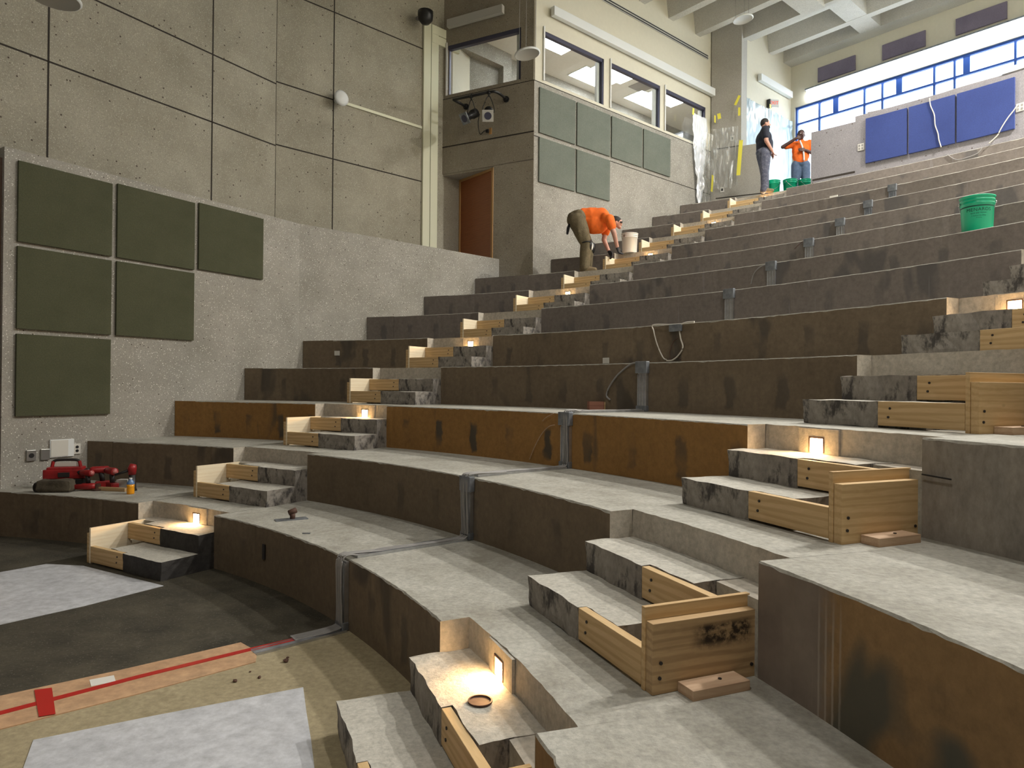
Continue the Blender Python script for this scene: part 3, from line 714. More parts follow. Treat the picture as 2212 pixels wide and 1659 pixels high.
# six green felt panels on the lower wall
def panel_on(name, o, d, s0, s1, z0, z1, t, mat, gap=.004):
    d = Vector(d).normalized(); n = Vector((-d.y, d.x)); bm = bmesh.new(); L_ = s1-s0
    box(bm, 0, L_, -t, -gap*0, 0, z1-z0, bev=.004)
    p = Vector(o[:2])+d*s0-n*gap
    ob = obj(name, bm, mat); ob.matrix_world = frame_of(p, d, z0); return ob
green = [(-2.34, -1.335, 3.115, 4.0, 'top left dark green felt panel beside the wall end'), (-1.295, -.265, 3.115, 4.02, 'middle panel of the top row of dark green felt on the low wall'),
         (-.225, .82, 3.135, 4.04, 'rightmost panel of the top row of dark green felt on the low wall'), (-2.34, -1.335, 2.17, 3.075, 'left panel of the middle row of dark green felt on the low wall'),
         (-1.295, -.265, 2.17, 3.08, 'right panel of the middle row of dark green felt on the low wall'), (-2.34, -1.335, 1.22, 2.125, 'lowest dark green felt panel, above the wall outlets')]
for s0, s1, z0, z1, lb in green:
    tag(panel_on('acoustic_panel', A0, AD, s0+.01, s1-.01, z0+.005, z1-.005, .032, 'felt_green'), lb, 'wall panel', 'green felt panels on the low wall')
# plates above the tools
def onA(name, s, z, w, h, mat, t=.014): return panel_on(name, A0, AD, s-w/2, s+w/2, z-h/2, z+h/2, t, mat)
for s, kind, lb in ((-2.17, 'round', 'steel outlet with one large round socket above the red tools'), (-2.03, 'blank', 'plain steel plate next to the round socket')):
    root = empty('wall_outlet', (*(A0+AD*s-nA*.004), .79), math.atan2(AD.y, AD.x), label=lb, cat='outlet')
    obj('cover_plate', bx(-.045, .045, -.02, 0, -.06, .06, bev=.003), 'steel', root)
    if kind == 'round':
        bm = bmesh.new(); tube(bm, [(0, -.024, 0), (0, -.019, 0)], .026, 18); obj('socket', bm, 'black', root)
root = empty('wall_outlet', (*(A0+AD*-1.70-nA*.004), .83), math.atan2(AD.y, AD.x), label='ivory double outlet at the right of the white access panel', cat='outlet')
obj('cover_plate', bx(-.038, .038, -.012, 0, -.06, .06, bev=.003), 'plate', root)
for z in (-.022, .022):
    bm = bmesh.new(); tube(bm, [(0, -.015, z), (0, -.011, z)], .017, 14); obj('socket', bm, 'black', root)
root = empty('access_panel', (*(A0+AD*-1.86-nA*.004), .85), math.atan2(AD.y, AD.x), label='white square access panel on the wall above the red tool case', cat='access panel')
obj('panel_frame', bx(-.125, .125, -.018, 0, -.10, .10, bev=.002), 'white', root); obj('hinged_cover', bx(-.118, .06, -.024, -.019, -.092, .092, bev=.002), 'plate', root)

# ------------------------------------------------------------------ booth
ZL, ZW0, ZW1 = 7.52, 7.60, 8.57
def LUt(u, v=0): return tuple(LU(u, v))
u_of = lambda p: (Vector(p[:2])-L0).dot(UX)
uB = u_of(BC)            # booth corner
uP = u_of(PIER0)
wins = [(-2.33, -.60, 'first'), (-.38, 1.33, 'second'), (1.52, 3.15, 'third')]
bm = bmesh.new(); T = .2
def Lbox(u0, u1, v0, v1, z0, z1): hexa(bm, [LUt(u0, v0), LUt(u1, v0), LUt(u1, v1), LUt(u0, v1)], z0, z1)
Lbox(uB, uP+.3, 0, T, 3.3, ZL)
tag(obj('wall_booth_side', bm, 'agg'), 'light aggregate wall below the booth windows', None, None, 'structure')
bm = bmesh.new()
Lbox(uB, uP+.3, .012, T, ZL, ZW0-.005)
Lbox(uB, uP+.3, .012, T, ZW1, 11.6)
us = [uB]+[x for w in wins for x in w[:2]]+[uP+.3]
for a, b_ in zip(us[::2], us[1::2]): Lbox(a, b_, .012, T, ZW0-.01, ZW1+.01)
tag(obj('wall_booth_upper', bm, 'cream'), 'cream painted wall around the booth windows', None, None, 'structure')
def window(n, o, ex, s0, s1, z0, z1, lb):
    d = Vector(ex).normalized(); root = empty(f'window_{n}', (0, 0, 0)); root.matrix_world = frame_of(Vector(o[:2])+d*s0, d, z0)
    tag(root, lb, None, None, 'structure'); L_, h = s1-s0, z1-z0
    bm = bmesh.new(); fw = .035
    box(bm, 0, L_, .04, .10, 0, fw*.5); box(bm, 0, L_, .02, .10, h-.085, h); box(bm, 0, fw*.6, .04, .10, 0, h); box(bm, L_-.045, L_, .02, .10, 0, h)
    obj('window_frame', bm, 'frame', root)
    bm = bmesh.new(); box(bm, L_-.13, L_-.05, .09, .15, 0, h-.09); box(bm, -.04, -.005, -.018, .0, -.01, h+.06); obj('jamb', bm, 'frame_white', root)
    obj('pane', bx(.02, L_-.045, .068, .074, .015, h-.08), 'glass', root)
    return root
for i, (s0, s1, w) in enumerate(wins):
    window(i+1, L0+VX*.0, UX, s0, s1, ZW0-.01, ZW1+.01, f'{w} of the three booth side windows counted from the corner')
# booth front face (153 degrees)
def FP(s, n=0): v = BC+FD.normalized()*s; m_ = Vector((FD.normalized().y, -FD.normalized().x)); return tuple(v+m_*-n)   # n>0: behind the face
FDn = FD.normalized()
def FPn(s, n=0):
    back = Vector((-FDn.y, FDn.x)); back = back if back.y > 0 else -back
    return tuple(BC+FDn*s+back*n)
Lf = (FL-BC).length
fw0, fw1 = .30, 1.98
bm = bmesh.new()
def Fbox(s0, s1, n0, n1, z0, z1): hexa(bm, [FPn(s0, n0), FPn(s1, n0), FPn(s1, n1), FPn(s0, n1)], z0, z1)
Fbox(0.0, .88, 0, .2, 3.3, 6.0); Fbox(0, Lf, 0, .2, 5.98, ZL)
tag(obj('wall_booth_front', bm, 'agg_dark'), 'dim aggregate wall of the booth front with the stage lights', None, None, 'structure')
bm = bmesh.new()
Fbox(0, Lf, .01, .2, ZL, ZW0); Fbox(0, Lf, .01, .2, ZW1+.05, 11.6); Fbox(0, fw0, .01, .2, ZW0-.01, ZW1+.06); Fbox(fw1, Lf, .01, .2, ZW0-.01, ZW1+.06)
tag(obj('wall_booth_front_upper', bm, 'agg_dark'), 'upper part of the booth front around its window', None, None, 'structure')
window(4, Vector(FPn(fw1)), -FDn, 0, fw1-fw0, ZW0, ZW1+.05, 'window in the booth front above the stage lights')
# seams on booth
bm = bmesh.new()
def fseam(s0, s1, z, w=.018): hexa(bm, [FPn(s0, -.003), FPn(s1, -.003), FPn(s1, .01), FPn(s0, .01)], z-w/2, z+w/2)
fseam(0, Lf, 6.53, .025); fseam(0, Lf, ZL, .012)
hexa(bm, [LUt(uB, -.003), LUt(uP, -.003), LUt(uP, .02), LUt(uB, .02)], ZL-.008, ZL+.006)
hexa(bm, [LUt(uB, -.003), LUt(uP, -.003), LUt(uP, .02), LUt(uB, .02)], 6.44, 6.455)
tag(obj('trim_booth_joints', bm, 'gapblack'), 'thin dark joints on the booth walls', None, None, 'structure')
# recess with the brown door
DR, DL_ = Vector((-.40, 13.44)), Vector((-1.15, 14.28)); dd = (DL_-DR).normalized(); dn = Vector((-dd.y, dd.x)); dn = dn if dn.y > 0 else -dn
root = empty('door_1', (DR.x, DR.y, 3.62), 0, label='reddish brown veneer door in the recess under the booth'); root['kind'] = 'structure'
root.matrix_world = frame_of(DR, dd, 3.62); LD = (DL_-DR).length
obj('door_leaf', bx(.05, LD-.05, -.055, -.01, .01, 2.28), 'door', root)
bm = bmesh.new(); box(bm, 0, .05, -.10, .02, 0, 2.33); box(bm, LD-.05, LD, -.10, .02, 0, 2.33); box(bm, 0, LD, -.10, .02, 2.28, 2.33); obj('door_frame', bm, 'doortrim', root)
FN = Vector((-FDn.y, FDn.x)); FN = FN if FN.y > 0 else -FN
FE = Vector(FPn(Lf)); BuF = Bu0+BD*((FE-Bu0).dot(BD))
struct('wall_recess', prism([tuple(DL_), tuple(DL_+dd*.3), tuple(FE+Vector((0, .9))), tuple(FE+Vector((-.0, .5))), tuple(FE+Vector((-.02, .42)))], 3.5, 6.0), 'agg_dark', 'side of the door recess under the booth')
bE = BuE
struct('wall_recess_back', prism([tuple(DL_-dd*.02), tuple(bE-BD*.02), tuple(bE+nB*.3), tuple(DL_+Vector((.2, .5)))], -.1, 6.0), 'agg_dark', 'wall between the upper left wall and the recessed door')
struct('wall_booth_left', prism([tuple(FE), tuple(bE), tuple(bE+FN*3.4), tuple(FE+FN*3.4)], 5.9, 11.6), 'cream', 'left inner wall of the booth')
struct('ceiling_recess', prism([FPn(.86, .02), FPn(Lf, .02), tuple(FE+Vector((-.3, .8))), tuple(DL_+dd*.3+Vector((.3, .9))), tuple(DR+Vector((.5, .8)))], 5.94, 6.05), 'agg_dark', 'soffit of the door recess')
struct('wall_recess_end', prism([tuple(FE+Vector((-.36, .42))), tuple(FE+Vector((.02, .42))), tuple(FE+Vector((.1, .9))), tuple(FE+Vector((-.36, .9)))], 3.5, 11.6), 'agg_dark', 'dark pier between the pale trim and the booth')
# booth interior
bm = bmesh.new()
ZC = 9.2
cin = [FPn(.15, .21), FPn(Lf-.1, .21), tuple(FE+Vector((.0, 2.6))), LUt(uP+2.8, 2.6), LUt(uP+2.8, .21), LUt(uB+.2, .21)]
struct('ceiling_booth', prism(cin, ZC, ZC+.1), 'tile', 'white tile ceiling inside the booth')
struct('floor_booth', prism(cin, 6.3, 6.4), 'kraft', 'floor inside the booth')
struct('wall_booth_back', prism([LUt(uB-1.6, 2.3), LUt(uP+2.8, 2.3), LUt(uP+2.8, 2.5), LUt(uB-1.6, 2.5)], 6.3, 9.25), 'agg', 'wall at the back of the booth')
struct('wall_booth_end', prism([LUt(uP+2.7, .2), LUt(uP+2.9, .2), LUt(uP+2.9, 2.8), LUt(uP+2.7, 2.8)], 6.3, 9.3), 'cream', 'end wall of the booth')
bw = empty('ceiling_beam', (0, 0, 0)); bpy.data.objects.remove(bw)
b0 = atz(975, 92, 8.85); b1 = atz(1098, 148, 8.85)
bd = Vector((b1-b0).xy).normalized(); bn = Vector((-bd.y, bd.x))
struct('trim_booth_beam', prism([tuple(b0.xy-bd*.2), tuple(b1.xy+bd*.1), tuple(b1.xy+bd*.1+bn*.28), tuple(b0.xy-bd*.2+bn*.28)], 8.85, 9.2), 'agg', 'concrete beam under the booth ceiling')
struct('trim_booth_column', prism([tuple(b1.xy-bd*.15), tuple(b1.xy+bd*.1), tuple(b1.xy+bd*.1+bn*.28), tuple(b1.xy-bd*.15+bn*.28)], 6.4, 8.85), 'agg', 'concrete column inside the booth')
def troffer(c, L_, W_, ang, lb):
    root = empty('ceiling_light', (c.x, c.y, ZC), ang, label=lb, cat='ceiling light', group='lit ceiling panels inside the booth')
    obj('frame', bx(-L_/2-.03, L_/2+.03, -W_/2-.03, W_/2+.03, -.012, -.001), 'white', root); obj('diffuser', bx(-L_/2, L_/2, -W_/2, W_/2, -.020, -.013), 'troffer', root)
ua = math.atan2(UX.y, UX.x)
for px, py, lb in ((1283, 168, 'lit ceiling panel behind the first booth side window, near its right jamb'), (1192, 88, 'lit ceiling panel cut by the top left corner of the first booth side window'), (1398, 216, 'lit ceiling panel behind the second booth side window, near its right jamb'),
                   (1326, 156, 'lit ceiling panel cut by the top left corner of the second booth side window'), (1440, 210, 'lit ceiling panel behind the top left corner of the third booth side window')):
    troffer(atz(px, py, ZC), 1.15, .58, ua, lb)
q = atz(1388, 186, ZC); tag(o := obj('ceiling_vent', bx(-.25, .25, -.25, .25, -.015, -.002), 'cable_grey'), 'grey square air vent in the booth ceiling', 'vent'); o.location = (q.x, q.y, ZC); o.rotation_euler = (0, 0, ua)
q = atz(1047, 137, ZC-.02); tag(o := obj('ceiling_patch', bx(-.5, .5, -.35, .35, -.012, -.002), 'kraft'), 'tan panel in the booth ceiling behind the front window', 'ceiling panel'); o.location = (q.x, q.y, ZC); o.rotation_euler = (0, 0, ua)
q = Vector(FPn(1.75, 1.2)); tag(o := obj('shelf_unit', bx(-.5, .22, -.2, .2, 0, 1.42), 'doortrim'), 'orange brown cabinet seen low through the booth front window', 'cabinet'); o.location = (q.x, q.y, 6.4); o.rotation_euler = (0, 0, ua)

# grey felt panels under the booth windows
cols = [(-2.48, -1.49), (-1.435, -.43), (-.375, .645), (.70, 1.68)]
nm = ['first', 'second', 'third', 'fourth']
for i, (a, b_) in enumerate(cols):
    tag(panel_on('acoustic_panel', L0, UX, a, b_, 6.53, 7.41, .03, 'felt_grey'), f'{nm[i]} grey-green felt panel of the upper row below the booth windows, counted from the corner', 'wall panel', 'grey felt panels below the booth windows')
for i, (a, b_) in enumerate(cols[:2]):
    tag(panel_on('acoustic_panel', L0, UX, a, b_, 5.575, 6.44, .03, 'felt_grey'), ('lower grey-green felt panel next to the booth corner', 'lower grey-green felt panel above the bending worker')[i], 'wall panel', 'grey felt panels below the booth windows')
# wall light boxes
def lightbox(o, d, s0, s1, z0, z1, t, lb, mat='white', em=False):
    d = Vector(d).normalized(); root = empty('wall_light', (0, 0, 0)); root.matrix_world = frame_of(Vector(o[:2])+d*s0, d, z0); L_ = s1-s0; h = z1-z0
    tag(root, lb, 'light fixture')
    obj('housing', bx(0, L_, -t, -.03, 0, h, bev=.006), mat, root); obj('back_channel', bx(.05, L_-.05, -.03, .0, .03, h-.04), 'whitegrey', root)
    return root
lightbox(L0, UX, -2.20, uP, 8.88, 9.06, .13, 'long white wall light above the booth side windows, unlit')
lightbox(Vector(FPn(1.93, 0)), -FDn, 0, 1.28, 8.93, 9.09, .13, 'grey wall light above the booth front window, unlit', 'whitegrey')
lightbox(L0, UX, u_of((6.56, 18.33)), u_of((7.87, 19.44)), 9.93, 10.11, .14, 'short white wall light above the exit sign, unlit')
# slot vent
root = empty('slot_vent', (0, 0, 0), label='long linear air slot with two black gaps high on the cream wall', cat='vent'); root.matrix_world = frame_of(LU(-2.8), UX, 9.78)
obj('vent_bar', bx(0, 6.02, -.006, .0, 0, .11), 'whitegrey', root)
for z in (.02, .075):
    obj('slot', bx(0, 6.02, -.010, -.0065, z, z+.022), 'black', root)

# ------------------------------------------------------------------ pier, rear lobby
PD = Vector((.891, -.454)); PN = Vector((.454, .891))
def PP(s, n=0): return tuple(PIER0+PD*s+PN*n)
struct('wall_pier', prism([PP(0), PP(.72), PP(.72, .9), PP(0, .5)], 5.0, 11.6), 'agg_pier', 'tall smooth concrete pier beside the booth windows')
struct('wall_pier_low', prism([PP(.72), PP(1.32), PP(1.32, .25), PP(.72, .25)], 5.0, 7.55), 'agg_pier', 'low concrete wall continuing right from the tall pier')
bm = bmesh.new()
for z, s1 in ((6.33, 1.32), (7.56, .72)): hexa(bm, [PP(0.12, -.003), PP(s1, -.003), PP(s1, .01), PP(0.12, .01)], z-.012, z+.012)
tag(obj('trim_pier_joints', bm, 'gapblack'), 'dark joints on the concrete pier', None, None, 'structure')
uC = u_of(COR); U1 = u_of((5.6, 17.5)); D0, D1 = u_of((6.15, 17.98)), u_of((7.75, 19.34))
bm = bmesh.new()
Lbox(U1, D0, 0, .2, 5.5, 11.6); Lbox(D1, uC+.2, 0, .2, 5.5, 11.6); Lbox(D0-.01, D1+.01, 0, .2, 9.15, 11.6)
tag(obj('wall_lobby_left', bm, 'cream'), 'cream wall with the exit sign at the top left of the seating', None, None, 'structure')
# platform behind the last riser
bm = bmesh.new(); pts = []
for i in range(0, 41): pts.append(tuple(P(19.9, 24.5+i*.8, 0).xy))
Z13 = 13*H
hexa(bm, [LUt(9.6, .3), LUt(9.6, -11), LUt(2.0, -11)]+[p for p in pts]+[LUt(2.0, .2)], Z13-.3, Z13)
struct('floor_lobby', bm, 'tread', 'upper lobby floor behind the seating')
# parapet with haze-blue panels
def arcwall(a0, a1, r0, r1, z0, z1, mat, name, label):
    bm = bmesh.new(); n = max(2, int(abs(a1-a0)/.6)); A = [a0+(a1-a0)*i/n for i in range(n+1)]
    hexa(bm, [tuple(P(r0, a).xy) for a in A]+[tuple(P(r1, a).xy) for a in A[::-1]], z0, z1)
    return struct(name, bm, mat, label)
RP = 19.16
arcwall(45.1, 47.7, RP, RP+.2, Z13-.1, 7.03, 'parapet', 'wall_rear_low', 'low end of the curved rear parapet')
arcwall(33.3, 45.1, RP, RP+.2, Z13-.1, 7.135, 'parapet', 'wall_rear_parapet', 'curved rear parapet carrying the haze-blue panels')
bm = bmesh.new(); A = [45.1+i*.5 for i in range(6)]
hexa(bm, [tuple(P(RP-.003, a).xy) for a in A]+[tuple(P(RP+.01, a).xy) for a in A[::-1]], Z13+.05, Z13+.09)
tag(obj('trim_rear_joint', bm, 'gapblack'), 'dark line along the foot of the rear parapet', None, None, 'structure')
def arcpanel(a0, a1, z0, z1, mat, name, t=.045):
    n = 8; A = [a0+(a1-a0)*i/n for i in range(n+1)]; bm = bmesh.new()
    hexa(bm, [tuple(P(RP-t, a).xy) for a in A]+[tuple(P(RP-.003, a).xy) for a in A[::-1]], z0, z1); return obj(name, bm, mat)
for i, (a1, a0, lb) in enumerate([(44.47, 42.25, 'leftmost haze-blue panel on the curved rear parapet'), (42.15, 39.85, 'middle haze-blue panel of the three on the rear parapet with a cable in front'), (39.75, 37.12, 'largest haze-blue panel at the right end of the rear parapet')]):
    tag(arcpanel(a0, a1, 6.13, 7.02, 'felt_haze_blue', 'acoustic_panel'), lb, 'wall panel', 'haze-blue felt panels on the rear parapet')
for (x, y, lb) in ((1860, 318, 'small socket left of the first haze-blue panel'), (2204, 232, 'socket right of the last haze-blue panel at the picture edge')):
    q = atr(x, y, RP); a = math.atan2(q.y-CY, q.x-CX); root = empty('wall_outlet', q, a, label=lb, cat='outlet')
    obj('cover_plate', bx(-.016, -.003, -.06, .06, -.07, .07, bev=.003), 'plate', root)
    for yy in (-.028, .028):
        for zz in (-.03, .03): obj('socket', bx(-.019, -.0165, yy-.016, yy+.016, zz-.02, zz+.02), 'cable_grey', root)
onp = lambda pts, o_=.06: [atr(x, y, RP-o_) for x, y in pts]
cable(onp([(2008, 212), (2010, 228), (2018, 248), (2020, 270), (2026, 288), (2028, 302), (2033, 318)]), 'wall_cable', 'wavy white cable hanging over the middle haze-blue panel', .010)
cable(onp([(2198, 226), (2190, 238), (2176, 256), (2162, 278), (2154, 293), (2136, 310)]), 'wall_cable', 'white cable running down from the socket at the right end of the parapet', .010)
cable(onr(13, [(2046, 334), (2066, 345), (2090, 340), (2112, 331), (2122, 318)]), 'wall_cable', 'pale cable lying across the top riser below the haze-blue panels', .008, 'cable_grey')
q = atr(2195, 143, RP+.1); a = math.atan2(q.y-CY, q.x-CX); o = obj('white_box', bx(-.12, .14, -.18, .18, .002, .10, bev=.004), 'white'); o.location = (q.x, q.y, 7.135); o.rotation_euler = (0, 0, a); tag(o, 'white box lying on top of the rear parapet', 'box')
cable([P(RP+.1, a, 7.16+.02*math.sin(a*3)) for a in (44.5, 43, 41.5, 40, 38.6, 37.6)], 'parapet_cable', 'thin grey cable along the top of the rear parapet', .012, 'cable_grey')

# ------------------------------------------------------------------ rear window wall
WD = Vector((UX.y, -UX.x))
def W(s, n=0): return tuple(COR+WD*s+UX*n)
def Wbox(bm, s0, s1, n0, n1, z0, z1): hexa(bm, [W(s0, n0), W(s1, n0), W(s1, n1), W(s0, n1)], z0, z1)
WS0, WS1, WZ0, WZ1 = .12, 10.44, 6.9, 9.70
bm = bmesh.new(); Wbox(bm, -.3, 10.9, 0, .25, WZ1, 11.7); Wbox(bm, -.3, WS0, 0, .25, 5.5, WZ1+.01); Wbox(bm, WS1, 10.9, 0, .25, 5.5, WZ1+.01); Wbox(bm, WS0-.01, WS1+.01, 0, .25, 5.5, WZ0)
tag(obj('wall_rear', bm, 'cream'), 'cream rear wall above and below the long window band', None, None, 'structure')
root = empty('window_5', (0, 0, 0), label='long rear window band with blue mullions'); root['kind'] = 'structure'
bm = bmesh.new(); Wbox(bm, WS0, WS1, .05, .12, WZ1-.06, WZ1); Wbox(bm, WS0, WS1, .05, .12, WZ0, WZ0+.06); Wbox(bm, WS0, WS0+.05, .05, .12, WZ0, WZ1)
obj('window_frame', bm, 'frame_blue', root)
ml = []; base = [.80, 2.01, 2.46, 3.67, 4.11, 5.33, 5.75]
s = 0.0
for s in base+[7.0, 7.4, 8.6, 9.05, 9.9]:
    bm = bmesh.new(); Wbox(bm, s-.022, s+.022, .05, .12, WZ0+.06, WZ1-.06); obj('mullion', bm, 'frame_blue', root)
bm = bmesh.new(); Wbox(bm, WS0+.05, WS1, .045, .115, 9.19, 9.24); obj('transom', bm, 'frame_blue', root)
for s in (1.25, 2.86, 4.36, 6.2, 7.7, 9.4):
    bm = bmesh.new(); Wbox(bm, s-.07, s+.07, .06, .10, 9.25, WZ1-.06); obj('infill_strip', bm, 'frame_blue', root)
bm = bmesh.new(); Wbox(bm, WS0+.05, WS1, .08, .086, WZ0+.06, WZ1-.06); obj('pane', bm, 'glass', root)
# lit linear fixture over the windows
root = empty('linear_light', (0, 0, 0), label='long glowing white light running over the rear windows', cat='light fixture')
bm = bmesh.new(); Wbox(bm, .52, 10.1, -.13, -.03, 9.80, 9.99); obj('lit_lens', bm, 'tube', root)
bm = bmesh.new(); Wbox(bm, .52, 10.1, -.03, -.003, 9.85, 9.95); obj('back_channel', bm, 'whitegrey', root)
bm = bmesh.new(); Wbox(bm, .50, 10.12, -.19, -.01, 10.02, 10.06); obj('top_rail', bm, 'galv', root)
for i, (s0, s1, lb) in enumerate([(.8, 1.81, 'leftmost small violet-grey panel above the rear windows'), (2.49, 3.5, 'second small violet-grey panel above the rear windows'), (4.16, 5.19, 'third small violet-grey panel above the rear windows, cut by the top edge')]):
    bm = bmesh.new(); Wbox(bm, s0, s1, -.05, -.003, 10.19, 10.585); tag(obj('acoustic_panel', bm, 'felt_violet'), lb, 'wall panel', 'violet-grey panels above the rear windows')

# ------------------------------------------------------------------ ceiling
bm = bmesh.new(); hexa(bm, [LUt(-20, 4), LUt(uC+.3, 4), LUt(uC+.3, -15), LUt(-20, -15)], 11.45, 11.6)
struct('ceiling', bm, 'slab', 'concrete slab between the ceiling beams')
def beam(u, zb, v0=0.0, v1=-10.55, ztop=11.5, w=.20, wt=.42):
    """ribbed slab beam along the hall width, splayed sides"""
    bm = bmesh.new(); n = 2
    prof = [(u-wt/2, ztop), (u-w/2, zb), (u+w/2, zb), (u+wt/2, ztop)]
    a = [bm.verts.new((*LUt(p[0], v0), p[1])) for p in prof]; b_ = [bm.verts.new((*LUt(p[0], v1), p[1])) for p in prof]
    bm.faces.new(a[::-1]); bm.faces.new(b_)
    for i in range(4): bm.faces.new((a[i], a[(i+1) % 4], b_[(i+1) % 4], b_[i]))
    return bm
us_ = [(-10.4, 10.24), (-9.3, 10.24), (-8.1, 10.24), (-7, 10.24), (-5.9, 10.24), (-4.8, 10.24), (-3.7, 10.24), (-2.6, 10.24), (-1.55, 10.24), (-.45, 10.24), (.65, 10.24), (1.72, 10.24), (2.80, 10.24), (5.10, 10.9), (6.24, 10.9)]
for u, zb in us_:
    o = obj('ceiling_beam', beam(u, zb, 3.5 if u < -3 else 0.02 if zb < 10.5 else -.002, ztop=zb+.6), 'beam'); tag(o, 'splayed concrete ceiling beam across the hall', None, None, 'structure')
bm = bmesh.new(); hexa(bm, [LUt(-20, 4), LUt(3.9, 4), LUt(3.9, -15), LUt(-20, -15)], 10.82, 10.9)
struct('ceiling_low', bm, 'slab', 'lower ceiling slab over the front rows')
bm = bmesh.new(); Wbox(bm, 0, 10.6, -.45, -.002, 10.9, 11.5); struct('trim_fascia', bm, 'beam', 'concrete fascia beam over the rear wall')
bm = bmesh.new(); hexa(bm, [LUt(4.0, -2.1), LUt(uC-.4, -2.1), LUt(uC-.4, -2.6), LUt(4.0, -2.6)], 10.905, 11.48); struct('trim_rib', bm, 'beam', 'concrete cross rib between the rear ceiling beams')
bm = bmesh.new(); hexa(bm, [LUt(-12, -2.1), LUt(3.85, -2.1), LUt(3.9, -2.6), LUt(-12, -2.6)], 10.24, 10.85); struct('trim_rib', bm, 'beam', 'concrete cross rib between the front ceiling beams')
bm = bmesh.new(); hexa(bm, [LUt(3.86, 0.02), LUt(4.0, 0.02), LUt(4.0, -10.5), LUt(3.86, -10.5)], 10.3, 11.5); struct('trim_step', bm, 'beam', 'upstand where the ceiling steps up')

# enclosing walls out of view (stage side and right side)
struct('wall_stage', prism([tuple(Vector((CX, CY))+UX*-3+VX*13), tuple(Vector((CX, CY))+UX*-3+VX*-13), tuple(Vector((CX, CY))+UX*-3.2+VX*-13), tuple(Vector((CX, CY))+UX*-3.2+VX*13)], -.1, 11.6), 'brownwall', 'stage wall behind the camera')
mB = [mir(BC), mir(LU(uC+.1))]
struct('wall_right_upper', prism([tuple(mB[0]), tuple(mB[1]), tuple(mB[1]-VX*.2), tuple(mB[0]-VX*.2)], 3.3, 11.6), 'cream', 'right hand upper wall out of view')
mf = [mir(BC), mir(FE)]
struct('wall_right_front', prism([tuple(mf[0]), tuple(mf[1]), tuple(mf[1]+Vector((.1, .2))), tuple(mf[0]+Vector((.1, .2)))], 3.3, 11.6), 'agg_dark', 'right hand booth front out of view')

# ------------------------------------------------------------------ pendants, wall disc, camera dome
def pendant(p, r, lb, tilt=(0, 0), ztop=10.3, lit=False, cords=3, group='white disc pendants'):
    root = empty('disc_pendant', p, 0, label=lb, cat='pendant', group=group)
    T_ = Matrix.Rotation(tilt[0], 4, 'X') @ Matrix.Rotation(tilt[1], 4, 'Y')
    bm = bmesh.new(); lathe(bm, [(0.002, .045), (r*.5, .05), (r*.93, .03), (r, .012), (r, -.002), (r*.93, -.012)], 36); obj('disc_shell', bm, 'white', root, True, mw=T_)
    bm = bmesh.new(); lathe(bm, [(r*.93, -.012), (r*.9, -.004), (.002, -.003)], 36); obj('lens', bm, 'pend_on' if lit else 'whitegrey', root, True, mw=T_)
    for i in range(cords):
        a = 2*PI*i/cords+.4; v = T_ @ Vector((r*.75*math.cos(a), r*.75*math.sin(a), .04))
        bm = bmesh.new(); tube(bm, [v, (v.x, v.y, ztop-p[2])], .004, 5); obj('cord', bm, 'cable_grey' if not lit else 'black', root)
    return root
pendant((.225, 12.2, 7.60), .235, 'white disc pendant hanging in front of the booth front window', (.0, -.16))
pendant((-4.65, 6.8, 5.47), .25, 'white disc pendant at the top left picture corner', (0, .05))
q = ray(1605, 42)*15+CAM; pendant(tuple(q), .22, 'white disc pendant in front of the ceiling beams near the pier', (0, -.1))
HC = Vector((CX, CY))
for u, v, z, e in ((17.2, -4.3, 9.7, 640), (13.2, -4.2, 8.6, 270), (9, -3.9, 8.2, 60), (17.5, .9, 9.8, 90), (3, -4, 8.2, 60)):  # key lamps follow the riser shadows; last entry is added stage-side fill
    p = HC+UX*u+VX*v
    pendant((p.x, p.y, z), .25, 'unseen lit disc for key and fill light above the picture frame', lit=True, group='lit disc pendants out of view')
    L = bpy.data.lights.new('key_fill_lamp', 'AREA'); L.shape = 'DISK'; L.size = .42; L.energy = e; L.color = (1, .965, .90)
    lo = bpy.data.objects.new('key_fill_lamp', L); C.objects.link(lo); lo.location = (p.x, p.y, z-.03)
nBd = nB
q3 = bu+BD*sB((-3.26, 12.37)); root = empty('wall_disc', (*(q3-nB*.004), 6.79), math.atan2(BD.y, BD.x), label='white oval disc fixed on the upper left wall joint', cat='wall disc')
bm = bmesh.new(); R_ = Matrix.Rotation(PI/2, 4, 'X'); lathe(bm, [(.05, 0), (.05, .16), (.135, .17), (.14, .195), (.10, .22), (.002, .225)], 30); obj('disc_shell', bm, 'white', root, True, mw=R_)
root = empty('surface_conduit', (*(q3-nB*.003), 6.80), math.atan2(BD.y, BD.x), label='thin pale conduit running from the wall disc to the double trim strip', cat='conduit')
obj('conduit_body', bx(.06, eS-sB((-3.26, 12.37))-.02, -.03, -.001, -.028, .022), 'trimpaint', root)
q = bu+BD*(eS-.16)-nB*.32
root = empty('camera_dome', (q.x, q.y, 8.86), label='dark dome hanging at the top beside the double trim strip', cat='dome')
bm = bmesh.new(); lathe(bm, [(.002, -.15), (.08, -.13), (.14, -.06), (.15, .02), (.15, .1), (.002, .11)], 24); obj('dome', bm, 'black', root, True)
obj('wall_arm', bx(-.03, .03, .05, .3, .05, .10), 'cable_grey', root, mw=Matrix.Rotation(math.atan2(BD.y, BD.x), 4, 'Z'))

